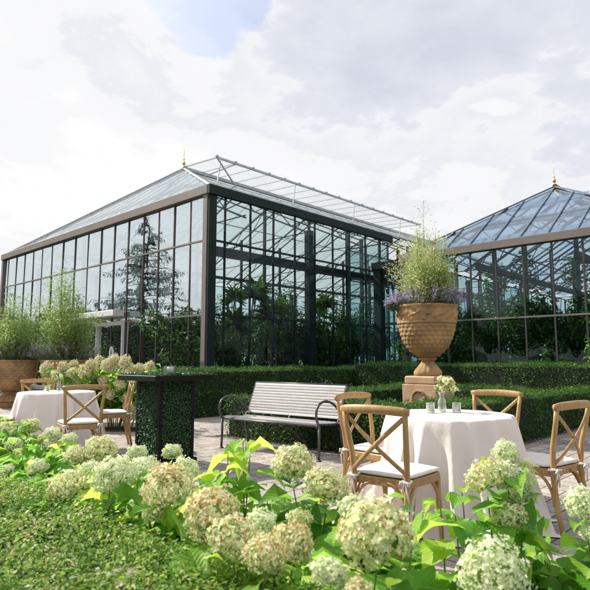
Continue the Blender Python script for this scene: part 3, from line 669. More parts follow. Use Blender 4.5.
# ------------------------------------------------------------------ trees outside (reflected in the glass, added to darken it, or seen far through it)
def conifer(loc, hgt, rad, label):
    t = thing('conifer_tree', label, 'tree', loc); MB().tube([(0, 0, 0), (0, 0, hgt*.5), (0, 0, hgt)], [.24, .14, .02], 8).build('trunk', M['bark'], t)
    P, Nn, T, mb = [], [], [], MB()
    nw = 26
    for i in range(nw):
        z = hgt*(.10 + .88*i/nw); r = rad*(1 - i/nw)**.85 + .15
        for j in range(7):
            a = random.random()*6.283; rr = r*random.uniform(.6, 1.1); tip = Vector((rr*math.cos(a), rr*math.sin(a), z + random.uniform(-.35, .1)*rr*.5))
            mb.tube([(0, 0, z), (tip.x*.5, tip.y*.5, z+.03*rr), tip], [.035, .02, .006], 4)
            for k in range(int(20*rr)+6):
                f = random.uniform(.12, 1)**.8; p = Vector((0, 0, z)).lerp(tip, f)
                P.append((p.x+random.gauss(0, .10), p.y+random.gauss(0, .10), p.z+random.uniform(-.30, .03)*(1.1-f*.5))); T.append((math.cos(a)*.5, math.sin(a)*.5, -.9+random.gauss(0, .5))); Nn.append((random.gauss(0, 1), random.gauss(0, 1), .5))
    mb.build('branch', M['bark'], t)
    link('crown', leaves(P, Nn, .24, .06, T=np.array(T)), M['needle'], t); return t
conifer((-22.3, 21.3, 0), 11.0, 4.3, 'tall drooping conifer mirrored in the glass wall of the large greenhouse')
def tree_proto(hgt, rad, n, ls, lab):
    t = thing('broadleaf_tree', lab, 'tree')
    P, Nn = blob_points(n, (0, 0, hgt*.6), (rad, rad, hgt*.42), lumps=22)
    link('crown', leaves(P, Nn, ls*rng.uniform(.6, 1.3, n), ls*.6), M['treeleaf'], t)
    mb = MB(); mb.tube([(0, 0, 0), (.1, 0, hgt*.3), (0, .1, hgt*.7)], [.2, .15, .05], 8)
    for i in range(6):
        a = i*1.05; mb.tube([(0.05, 0, hgt*.3), (rad*.4*math.cos(a), rad*.4*math.sin(a), hgt*.55), (rad*.7*math.cos(a), rad*.7*math.sin(a), hgt*.75)], [.08, .05, .02], 6)
    mb.build('trunk', M['bark'], t); return t
tp = tree_proto(6.0, 3.4, 6500, .34, 'x')
refl = [(-44, 8, 1.0), (-47, 14, .85), (-43, 20, 1.05), (-49, 27, .9), (-45, 34, 1.1), (-52, 42, 1.0), (-32, 13.5, .62), (-34, 28, .6),
        (-30, -2, 1.25), (-34, -9, 1.4), (-26, -13, 1.2), (-38, 2, 1.2), (-24, -20, 1.3)]
for i, (x, y, sc) in enumerate(refl):
    put(tp, (x, y), 0, sc, i*1.7, 'broadleaf tree across the garden seen only as a dark reflection in the greenhouse glass', 'trees reflected in the greenhouse glass')
for i, (x, y, sc) in enumerate([(25, 5, 1.3), (30, 11, 1.45), (24, -3, 1.2), (33, 2, 1.4), (28, -9, 1.3)]):  # trees added out of view to darken what the side wall reflects
    put(tp, (x, y), 0, sc, i*1.3, 'broadleaf tree standing beyond the urn side of the garden, seen only as a reflection', 'trees beyond the urn side of the garden')
far = [(-14, 62), (-7, 66), (0, 60), (7, 64), (14, 60), (21, 63), (29, 58), (36, 55), (44, 50), (-22, 66), (-34, 62), (-43, 57), (-52, 52)]
for i, (x, y) in enumerate(far):
    put(tp, (x, y), 0, .95+.2*math.sin(i*2.2), i*2.3, 'broadleaf tree far behind the greenhouses glimpsed through their glass', 'trees far behind the greenhouses')
t = thing('boundary_hedge', 'tall boundary hedge reflected as a dark green band in the greenhouse glass', 'hedge', (-41, 4, 0), 0)  # hedge added out of view to close bright gaps low in the reflection
hedge_part([(-1.2, 0, 0, 44, 4.3)], t, .3, 34, M['treeleaf'], .25, seed=2)
# shrubs at the foot of the door-side wall
sp_ = shrub_proto('evergreen_shrub', 1.5, .85, 2600, .09, M['hedge'], 'shrub', 'x')
for i, (x, y, sc) in enumerate([(-1.2, 9.3, 1.1), (-1.3, 10.9, 1.2), (-1.2, 12.5, 1.0), (-1.4, 14.1, 1.2), (-1.2, 15.7, 1.1), (-1.3, 17.3, 1.0)]):
    put(sp_, gp(C1, x, y), 0, sc, i*2.0, f'dark rounded shrub at the foot of the greenhouse wall, {ORD[i]} past the door')

# ------------------------------------------------------------------ airy plants, lavender, urns
def airy(name, label, cat, loc, hgt, rad, nst, per, ls, mat, rz=0, lean=(0, 0), group=None, wr=.22, lop=0):
    t = thing(name, label, cat, loc, rz, group); P, Nn, T = [], [], []; mb = MB()
    for i in range(nst):
        a = random.random()*6.283; q = random.random()**.6; lb = noise.noise(Vector((math.cos(a)*1.6+loc[0], math.sin(a)*1.6, 4))); h = hgt*(1 - .5*q)*random.uniform(.45, 1.05)*(1+.45*lb); r = rad*q*random.uniform(.75, 1.35)*(1+.9*lb)
        b = Vector((.18*rad*math.cos(a), .18*rad*math.sin(a), 0)); e = Vector((r*math.cos(a)+lean[0]*h, r*math.sin(a)+lean[1]*h, h)); m_ = b.lerp(e, .55) + Vector((.1*r*math.cos(a), .1*r*math.sin(a), .12*h))*random.uniform(-.5, 1)
        pts = [b*(1-f)**2 + m_*2*f*(1-f) + e*f*f for f in (0, .25, .5, .75, 1)]
        mb.tube(pts, [.008, .006, .005, .003, .0015], 4, cap=False)
        for k in range(per):
            f = random.random()**.75*.86+.14; p = b*(1-f)**2 + m_*2*f*(1-f) + e*f*f
            off = Vector((random.gauss(0, 1), random.gauss(0, 1), random.gauss(0, .8)))*(.05+.08*hgt*.4*(1.15-f))
            P.append(p+off); T.append((off.x*3+math.cos(a)*.1, off.y*3, .14+random.gauss(0, .12))); Nn.append((random.gauss(0, 1), random.gauss(0, 1), random.gauss(0, 1)))
    n = len(P); s = ls*rng.uniform(.6, 1.4, n)
    P = np.array([tuple(p) for p in P]); cl = np.array([noise.noise(Vector(p*3.0+5)) for p in P])
    link('foliage', leaves(P, np.array(Nn), s, s*wr, T=np.array(T), rnd=np.clip(.5+cl*.6+rng.normal(0, .2, n), 0, 1)), mat, t)
    mb.build('stem', M['stem'], t); return t
def lavender(name, label, loc, rad, hgt, nst, fs=.02, group=None, arc=None, spill=0.0, bloom=.75):
    t = thing(name, label, 'flowering plant', loc, 0, group); P, Nn, T, FP, FN = [], [], [], [], []; mb = MB()
    for i in range(nst):
        a = random.random()*6.283 if arc is None else random.uniform(*arc); q = random.random()**.6*rad; h = hgt*random.uniform(.5, 1.1)*(1-spill*q/rad)
        b = Vector((q*.7*math.cos(a), q*.7*math.sin(a), 0)); e = Vector((q*1.25*math.cos(a), q*1.25*math.sin(a), h))
        mb.tube([b, e], [.004, .002], 4, cap=False)
        for k in range(16):
            f = random.random()*.8; p = b.lerp(e, f); P.append(tuple(p + Vector((random.gauss(0, .02), random.gauss(0, .02), random.gauss(0, .02))))); T.append((random.gauss(0, 1), random.gauss(0, 1), .6)); Nn.append((random.gauss(0, 1), random.gauss(0, 1), random.gauss(0, 1)))
        if random.random() < bloom:
            for k in range(22):
                f = random.uniform(.78, 1.12); p = b.lerp(e, f); FP.append(tuple(p + Vector((random.gauss(0, .012), random.gauss(0, .012), 0)))); FN.append((random.gauss(0, 1), random.gauss(0, 1), random.gauss(0, 1)))
    link('foliage', leaves(P, Nn, .06, .012, T=np.array(T)), M['lavleaf'], t)
    link('blossom', leaves(FP, FN, fs, fs*.7), M['lavender'], t)
    mb.build('stem', M['stem'], t); return t

def urn(label, loc, rr, h, low=False, foot=None):
    t = thing('urn', label, 'urn', loc, R(20))
    k = rr/.475; hh = h/1.09
    # foot with carved leaves
    ft = [(.20, 0), (.215, .02), (.215, .045), (.20, .07), (.17, .11), (.125, .165), (.105, .20), (.10, .23), (.135, .245), (.145, .262), (.12, .28)]
    ft = [(r*k, z*hh) for r, z in ft]
    MB().lathe(ft, 96, lambda a, i, z: .012*k*abs(math.sin(a*7))*(1 if 2 < i < 6 else 0)).build('foot', M['terra'], t, True)
    prof = []; 
    base = [(.10, .27), (.17, .30), (.245, .36), (.31, .44), (.36, .53), (.395, .62), (.42, .71), (.435, .78), (.44, .80)]
    if low: base = [(.10, .27), (.2, .31), (.31, .38), (.385, .47), (.425, .58), (.44, .68), (.45, .76), (.455, .80)]
    zz = np.linspace(.27, .80, 84); rr_ = np.interp(zz, [b[1] for b in base], [b[0] for b in base]); rr_ = np.convolve(np.pad(rr_, 2, 'edge'), np.ones(5)/5, 'valid')
    prof = [(r*k, z*hh) for r, z in zip(rr_, zz)]
    def scales(a, i, z):
        v = (z/hh - .27)/.53*8; row = int(v); fv = v - row; u = a/(2*math.pi)*26 + .5*(row % 2); fu = u - math.floor(u) - .5
        lobe = 1 - 2*abs(fu); arc = fv - (1 - math.sqrt(max(0, 1-(2*fu)**2)))*.9
        e = .019*k*(1-abs(fv-.4)) * (.35+.65*lobe) if arc > 0 else .003*k
        return e*min(1, (z/hh-.27)*10)
    MB().lathe(prof, 260, scales).build('bowl', M['terra'], t, True)
    band = [(.455, .80), (.463, .815), (.452, .83)] + [(.452+.0004*j, .84+.01*j) for j in range(20)] + [(.474, 1.05), (.482, 1.06), (.484, 1.08), (.475, 1.09), (.44, 1.088), (.425, 1.02), (.42, .98)]
    def floral(a, i, z):
        if low and 3 <= i <= 22: return scales(a, i, z)*.8
        if not 3 <= i <= 22: return 0
        f = (i-3)/19; w = noise.noise(Vector((math.cos(a)*8, math.sin(a)*8, f*3.0))); s = math.sin(a*14 + 2.2*math.sin(f*6.28))*math.sin(f*3.14)
        return .030*k*max(0, s*.7+.9*w) + .008*k*w
    MB().lathe([(r*k, z*hh) for r, z in band], 260, floral).build('rim', M['terra'], t, True)
    o = MB().lathe([(.43*k, 1.0*hh), (.43*k, 1.01*hh)], 40).build('soil', M['soil'], t)
    return t
# pedestal
pc = (2.07, 8.8)
p = thing('stone_pedestal', 'square sandstone pedestal with round wreath medallion under the large urn', 'pedestal', (*pc, 0), GA)
MB().box(-.29, .29, -.29, .29, .12, .80, .008).build('block', M['sandstone'], p)
MB().box(-.33, .33, -.33, .33, .02, .117, .012).build('base', M['sandstone'], p)
MB().box(-.265, .265, -.265, .265, .803, .925, .02).build('cap', M['sandstone'], p)
w_ = MB(); pts = [(-.295, .105*math.cos(a), .60+.105*math.sin(a)) for a in np.linspace(0, 2*math.pi, 40)]
w_.tube(pts, .018, 8)
for i in range(44):
    a = i/44*6.283; w_.ball((-.302, (.105+random.uniform(-.014, .014))*math.cos(a), .60+(.105+random.uniform(-.014, .014))*math.sin(a)), random.uniform(.010, .016), 6, 5)
w_.build('wreath', M['terra'], p, True)
urn('large carved terracotta urn standing on the sandstone pedestal', (*pc, .927), .475, 1.09)
airy('feathery_shrub', 'tall feathery yellow green shrub growing in the pedestal urn', 'shrub', (pc[0]+.02, pc[1], 1.93), 1.66, .50, 130, 190, .042, M['airy'])
lavender('lavender_plant', 'lilac flowered lavender spilling over the rim of the pedestal urn', (pc[0], pc[1], 1.93), .50, .42, 240, .024, spill=.35)
lavender('trailing_flowers', 'pale lilac flowers trailing over the greenhouse side of the pedestal urn rim', (pc[0]-.42, pc[1]-.05, 1.95), .20, .25, 60, .026, arc=(1.8, 4.4), spill=.5)
# the two wide urns by the greenhouse door
for i, (px, lab) in enumerate(((11, 'wide terracotta urn farthest from the greenhouse door'), (68, 'wide terracotta urn behind the flowering hydrangea nearest the greenhouse door'))):
    c = AY(px, 360, 14.3)
    b_ = thing('urn_plinth', ['low square plinth under the wide urn farthest from the door', 'low square plinth under the wide urn nearest the door'][i], 'plinth', (c[0], c[1], 0), GA); MB().box(-.32, .32, -.32, .32, 0, .12, .01).build('slab', M['terra'], b_)
    urn(lab, (c[0], c[1], .122), .64, 1.05, low=True)
    airy('bamboo_shrub', ['bright green upright leafy shrub filling the wide urn farthest from the door', 'taller bright green shrub filling the wide urn nearest the door'][i], 'shrub', (c[0], c[1], 1.10), [1.95, 2.6][i], [.72, .76][i], 95, 120, .075, M['bamboo'])
    lavender('lavender_plant', ['grey leaved lavender under the shrub in the wide urn farthest from the door', 'purple lavender under the shrub in the wide urn nearest the door'][i], (c[0], c[1], 1.10), .72, .55, 300, .028, spill=.4, bloom=.3)
# lavender inside the hedge ring
for i, (a, b) in enumerate(((1.35, 2.35), (1.0, 2.75))):
    q = gp(Qo, a, b); lavender('lavender_plant', f"grey lavender clump inside the hedge ring, {['nearer the pedestal', 'nearer the bench'][i]}", (q[0], q[1], 0), .3, .74, 70, .014, bloom=.35)

# ------------------------------------------------------------------ hydrangeas
PET = np.array([[0, 0, 0], [.45, -.42, .12], [.92, -.28, .2], [1.0, 0, .16], [.92, .28, .2], [.45, .42, .12]])
def _floret():
    vs, fs = [], []
    for q in range(4):
        a = q*math.pi/2; ca, sa = math.cos(a), math.sin(a)
        for (x, y, z) in PET: vs.append([x*ca-y*sa, x*sa+y*ca, z])
        fs.append([q*6+i for i in range(6)])
    return np.array(vs), np.array(fs)
T_FLOR = _floret()
def head_mesh(name, R_, nfl, fsz, mat, sc=(1, 1, .85), rusty=0, seed=0):
    i = np.arange(nfl)+.5; ph = np.arccos(1-1.72*i/nfl); th = math.pi*(1+5**.5)*i
    d = np.c_[np.cos(th)*np.sin(ph), np.sin(th)*np.sin(ph), np.cos(ph)]
    b1 = np.array([noise.noise(Vector((p[0]*2.2+seed, p[1]*2.2, p[2]*2.2))) for p in d]); b2 = np.array([noise.noise(Vector((p[0]*6+seed, p[1]*6, p[2]*6))) for p in d])
    r = R_*(.98 + .34*b1 + .26*b2 + rng.normal(0, .06, nfl)); P = d*r[:, None]*np.array(sc)*(1 + .1*np.array([math.sin(seed*1.7), math.sin(seed*2.9+1), 0]))
    Nn = norm(d + rng.normal(0, .38, d.shape)); s = fsz*rng.uniform(.6, 1.4, nfl)
    rn = .55 + .22*b2 + rng.normal(0, .2, nfl) + .1*d[:, 2]
    if rusty:
        c = np.array([noise.noise(Vector((p[0]*1.6+seed+9, p[1]*1.6, p[2]*1.6))) for p in d]); rn += rusty*np.clip(d[:, 2]*.6 + c*1.1, -.1, 1)*.55
    kp = b2 > -.30 + rng.normal(0, .08, nfl); P, Nn, s, rn = P[kp], Nn[kp], s[kp], rn[kp]
    me = leaves(P, Nn, s, s, T_FLOR, rnd=np.clip(rn, 0, 1), name=name)
    me.materials.append(mat)
    bud = MB()   # pale stalk mass that fills the head
    bud.ball((0, 0, 0), R_*.72, 14, 10, sc)
    return me, bud.mesh('flower_core')
M['headcore'] = pm('flower_head_interior', (.28, .40, .10), (.16, .26, .06), 20, .9)
HEADS = {'c': [head_mesh('flower_head', .088, 1500, .0064, M['cream'], seed=s) for s in (0, 3, 11)],
         'r': [head_mesh('flower_head', .088, 1500, .0064, M['rust'], rusty=.42, seed=s, sc=(1, 1, .95)) for s in (1, 5, 14)],
         'g': [head_mesh('flower_head', .088, 1500, .0064, M['whiteg'], seed=s, sc=(1, 1, .78)) for s in (2, 7)],
         'w': [head_mesh('flower_head', .088, 1500, .0064, M['whiteg'], seed=9, sc=(1, 1, .95))]}
for v_ in HEADS.values():
    for me, core in v_: core.materials.append(M['headcore'])
_hc = [0]
def add_head(root, p, diam, kind):
    me, core = HEADS[kind][_hc[0] % len(HEADS[kind])]; _hc[0] += 1
    o = link('flower_head', me, None, root); c = link('flower_core', core, None, o)
    base = Vector(root.location); o.location = Vector(p) - base; s = diam/.176; o.scale = (s, s, s)
    o.rotation_euler = (random.uniform(-.35, .35), random.uniform(-.35, .35), random.random()*6.28); return o
def leaf_pair_field(base, tips, P, Nn, T, Ls, Rn, zmin, spacing=.062, size=.10, young=0.0):
    for tip in tips:
        b = Vector(base[0:2]+(0,)) if len(base) == 2 else Vector(base); b = b + Vector((random.gauss(0, .05), random.gauss(0, .05), 0)); e = Vector(tip); L_ = (e-b).length
        n = int((e.z - zmin)/spacing); ph = random.random()*3.14
        for k in range(n):
            f = 1 - (k+.12)*spacing/L_
            if f < .1: break
            bow = Vector((0, 0, 0)); p = b.lerp(e, f)
            for s_ in (0, math.pi):
                a = ph + k*math.pi/2 + s_ + random.gauss(0, .25); el = random.uniform(-.35, .45)
                out_ = Vector((math.cos(a)*math.cos(el), math.sin(a)*math.cos(el), math.sin(el)))
                P.append(tuple(p + out_*.025)); T.append(tuple(out_)); Nn.append((-math.cos(a)*math.sin(el)+random.gauss(0, .25), -math.sin(a)*math.sin(el)+random.gauss(0, .25), math.cos(el)))
                sz = size*1.3*random.uniform(.65, 1.3)*(1 if k else .65); Ls.append(sz); Rn.append(min(1, max(0, random.gauss(.54, .24) + young + (.15 if k == 0 else 0))))
def hydrangea(label, base, heads, extra, rad, hgt, size=.10, shoots=(), young=0.0):
    """heads: (px,py,diam_px,kind,Y) of each flower head measured on site; extra: count of leafy stems without a head"""
    root = thing('hydrangea_bush', label, 'shrub', (base[0], base[1], 0), 0, 'hydrangeas edging the terrace')
    P, Nn, T, Ls, Rn, mb = [], [], [], [], [], MB(); tips = []
    for (px, py, dp, kd, Y) in heads:
        c = AY(px, py, Y); diam = dp*Y/F*random.uniform(.82, .93); add_head(root, c, diam, kd)
        tip = Vector(c) - Vector((0, 0, diam*.30)); tips.append(tip - Vector((0, 0, .03)))
    for i in range(int(extra*4.0)):
        a = random.random()*6.283; q = rad*random.random()**.5
        # spread mostly along the planting row
        off = U*math.cos(a)*q*1.25 + V*math.sin(a)*q*.75
        tips.append(Vector((base[0]+off[0], base[1]+off[1], hgt*random.uniform(.66, 1.10)*(1-.2*(q/rad)**2))))
    for sp3 in shoots: tips.append(Vector(sp3))
    for tip in tips:
        b = Vector((base[0]+(tip.x-base[0])*.45+random.gauss(0, .04), base[1]+(tip.y-base[1])*.45+random.gauss(0, .04), 0)); m_ = b.lerp(tip, .5) + Vector((random.gauss(0, .02), random.gauss(0, .02), 0))
        ro = Vector((base[0], base[1], 0)); mb.tube([b-ro, m_-ro, tip-ro], [.006, .004, .0022], 6, cap=False)
        leaf_pair_field(tuple(b), [tip], P, Nn, T, Ls, Rn, .12, size=size, young=young)
    P = np.array(P) - np.array([base[0], base[1], 0]); Ls = np.array(Ls)
    link('foliage', leaves(P, np.array(Nn), Ls, Ls*.74, T_LEAF, T=np.array(T), rnd=np.array(Rn)), M['hyleaf'], root, True)
    mb.build('stem', M['stem'], root, True); return root

hydrangea('hydrangea with many small cream heads at the far end of the flowering row', (-2.35, 4.45), [(5, 430, 20, 'c', 4.3), (31, 427, 18, 'c', 4.6), (53, 434, 17, 'g', 4.4), (70, 439, 16, 'g', 4.1), (14, 444, 15, 'g', 4.0), (40, 440, 12, 'c', 4.7)], 26, .55, .66, .09)
hydrangea('hydrangea with creamy domed heads in front of the leftmost table', (-1.45, 3.25), [(38, 467, 20, 'g', 3.0), (76, 457, 26, 'c', 3.2), (101, 451, 32, 'c', 3.2), (8, 470, 15, 'g', 3.2), (20, 455, 16, 'c', 3.6)], 28, .5, .62, .09)
hydrangea('hydrangea with flat pale cream heads behind the low hedge left of the cocktail table', (-.92, 2.45), [(70, 488, 44, 'c', 2.35), (115, 475, 46, 'g', 2.2), (145, 469, 31, 'g', 2.6), (137, 453, 20, 'g', 3.2), (92, 470, 22, 'g', 2.7)], 22, .42, .66, .10)
hydrangea('hydrangea with rust flecked heads in front of the boxwood cocktail table', (-.48, 2.2), [(168, 489, 50, 'r', 1.95), (172, 452, 20, 'g', 2.9), (185, 470, 30, 'g', 2.4), (155, 512, 26, 'c', 1.95)], 16, .36, .66, .10)
hydrangea('hydrangea with clustered rusty orange heads beside the low hedge centre', (-.18, 1.8), [(213, 515, 60, 'r', 1.6), (234, 537, 45, 'c', 1.5), (264, 556, 40, 'r', 1.42), (292, 545, 44, 'r', 1.5), (262, 523, 32, 'g', 1.8)], 14, .34, .58, .09,
          shoots=[tuple(AY(228, 452, 2.3)), tuple(AY(243, 440, 2.35)), tuple(AY(250, 455, 2.3)), tuple(AY(220, 470, 2.2))], young=.25)
hydrangea('hydrangea carrying two round cream heads in front of the bench', (.08, 2.15), [(293, 464, 46, 'c', 2.1), (326, 487, 44, 'c', 2.0), (300, 519, 24, 'c', 1.9)], 14, .34, .62, .10)
hydrangea('hydrangea with one very large cream head nearest the camera', (.16, 1.55), [(376, 534, 74, 'c', 1.35), (330, 574, 36, 'g', 1.3), (357, 594, 30, 'r', 1.25), (352, 506, 26, 'g', 1.7)], 15, .32, .55, .095,
          shoots=[tuple(AY(415, 498, 1.75))])
hydrangea('hydrangea with a lumpy cluster of pale heads in front of the round table', (.62, 1.85), [(506, 452, 28, 'g', 1.95), (487, 477, 38, 'c', 1.9), (512, 476, 42, 'g', 1.93), (524, 496, 26, 'g', 1.93), (510, 517, 37, 'c', 1.85)], 3, .22, .46, .085,
          shoots=[tuple(AY(462, 492, 1.85)), tuple(AY(455, 515, 1.8)), tuple(AY(440, 500, 1.8))], young=.15)
hydrangea('hydrangea with one white green head at the bottom edge', (.62, 1.4), [(493, 573, 62, 'w', 1.45)], 6, .28, .42, .09)
hydrangea('hydrangea with white heads below the rightmost chair', (1.05, 1.75), [(584, 504, 34, 'w', 1.75), (592, 535, 22, 'g', 1.7)], 17, .36, .60, .10)
hydrangea('leafy hydrangea without open heads in the bottom frame corner', (1.0, 1.35), [], 16, .38, .48, .10)
sheet('soil_bed', [(-.1, -1.6), (.85, -1.6), (.85, 5.6), (-.1, 5.6)], .004, M['soil'], GA, (.95, .60))
o = thing('fallen_petals', 'x', 'x'); bpy.data.objects.remove(o)

# mid-distance panicle hydrangea by the far table
root = thing('panicle_hydrangea', 'large hydrangea bush with many tan pink cone heads behind the far table', 'shrub', (-3.25, 9.9, 0))
pm_, pcore = head_mesh('flower_head', .085, 420, .012, M['tanfl'], seed=4, sc=(.9, .9, 1.25)); pcore.materials.append(M['headcore'])
P, Nn, T, Ls, Rn, mb = [], [], [], [], [], MB()
spots = [(46, 369, 13), (57, 377, 12), (63, 368, 11), (72, 374, 12), (78, 381, 11), (68, 385, 10), (85, 372, 13), (93, 378, 12), (92, 366, 12), (101, 373, 13), (107, 366, 13), (114, 362, 13), (113, 371, 13), (122, 375, 11), (125, 363, 13),
         (104, 383, 12), (96, 388, 10), (84, 389, 10), (138, 370, 11), (147, 370, 12), (120, 385, 12), (128, 392, 12), (133, 400, 12), (129, 409, 12), (135, 415, 11), (126, 398, 11), (150, 366, 9), (134, 382, 12), (141, 391, 11), (110, 395, 10), (130, 372, 12), (99, 362, 11), (74, 366, 10), (138, 405, 11)]
for (px, py, dp) in spots:
    Y = random.uniform(9.3, 10.1); c = AY(px, py, Y); o = link('flower_head', pm_, None, root); link('flower_core', pcore, None, o)
    o.location = Vector(c) - Vector(root.location); s = dp*Y/F/.19; o.scale = (s, s, s); o.rotation_euler = (random.uniform(-.5, .5), random.uniform(-.5, .5), random.random()*6)
    tip = Vector(c); b = Vector((-3.25 + (tip.x+3.25)*.5, 9.9, 0)); ro = Vector(root.location); mb.tube([b-ro, tip-ro], [.01, .006], 5, cap=False)
    leaf_pair_field(tuple(b), [tip - Vector((0, 0, .07))], P, Nn, T, Ls, Rn, .15, spacing=.12, size=.12)
for i in range(80):
    b = Vector((-3.25+random.uniform(-.8, .8), 9.95+random.uniform(-.3, .3), 0)); tip = b + Vector((random.gauss(0, .2), random.gauss(0, .1), random.uniform(.5, 1.15)))
    leaf_pair_field(tuple(b), [tip], P, Nn, T, Ls, Rn, .1, spacing=.12, size=.12)
P = np.array(P) - np.array([-3.25, 9.9, 0]); Ls = np.array(Ls)
link('foliage', leaves(P, np.array(Nn), Ls, Ls*.6, T_LEAF, T=np.array(T), rnd=np.array(Rn)), M['hyleaf'], root, True); mb.build('stem', M['stem'], root)
sheet('soil_bed', [(-1.7, -.5), (1.3, -.5), (1.3, .8), (-1.7, .8)], .004, M['soil'], 0, (-3.25, 9.9))

# ------------------------------------------------------------------ tables
def round_table(c, label, clabel, seed, r=.466, fl=.64):
    t = thing('round_table', label, 'table', (*c, 0)); MB().lathe([(r-.012, .725), (r-.008, .745), (r-.012, .752)], 48).build('tabletop', M['tabletop'], t)
    MB().lathe([(.2, .01), (.2, .03), (.03, .05), (.03, .72)], 16).build('pedestal', M['benchframe'], t)
    n, m_ = 260, 30; vs, fs = [], []
    rs = random.Random(seed); folds = []
    a = 0
    while a < 6.28: folds.append((a, rs.uniform(.5, 1.15))); a += rs.uniform(.26, .5)
    def fold(th):
        s = 0
        for (f, w) in folds:
            d = abs((th-f+math.pi) % (2*math.pi)-math.pi); s += w*math.exp(-(d/.075)**2)
        return s
    ft = [fold(2*math.pi*k/n) for k in range(n)]; mean = sum(ft)/n
    vs.append((0, 0, .762))
    for i in range(1, 7):
        q = r*i/6
        for k in range(n):
            th = 2*math.pi*k/n; vs.append((q*math.cos(th), q*math.sin(th), .762-.004*(i == 6)))
    for i in range(1, m_+1):
        f = i/m_
        for k in range(n):
            th = 2*math.pi*k/n; z = .758*(1-f)+.012; g = f**.95
            hemw = 1 + .05*math.sin(3*th+seed)
            q = r + .010*min(1, f*12) + (fl-r-.02)*(f**1.25)*hemw + (ft[k]-mean)*.155*g + .007*f*math.sin(23*th+3*math.sin(2*th)) + .012*noise.noise(Vector((th*2, f*3, seed)))
            tw = .05*f*math.sin(5*th+seed)
            vs.append((q*math.cos(th+tw), q*math.sin(th+tw), max(.014, z) if f > .97 else z))
    # a little cloth lies on the paving
    for k in range(n):
        th = 2*math.pi*k/n; x, y, z = vs[-n]; 
        q = math.hypot(vs[1+(6+m_-1)*n+k][0], vs[1+(6+m_-1)*n+k][1]) + .045; a2 = math.atan2(vs[1+(6+m_-1)*n+k][1], vs[1+(6+m_-1)*n+k][0])
        vs.append((q*math.cos(a2), q*math.sin(a2), .010))
    for k in range(n): fs.append((0, 1+k, 1+(k+1) % n))
    for i in range(6+m_):
        for k in range(n):
            a_ = 1+i*n+k; b_ = 1+i*n+(k+1) % n; fs.append((a_, a_+n, b_+n, b_))
    mb = MB(); mb.add(vs, fs); cl = mb.build('tablecloth', M['linen'], None, True); cl.location = (*c, 0)
    tag(cl, clabel, 'tablecloth')
T1 = (1.18, 4.36); T2 = (-3.1, 7.4)
round_table(T1, 'small round table nearest the camera, hidden under pale linen', 'floor length blush linen tablecloth on the near table with the yellow flowers', 3)
round_table(T2, 'small round table near the hydrangea cones, hidden under pale linen', 'floor length blush linen tablecloth on the far table by the panicle hydrangea', 8)

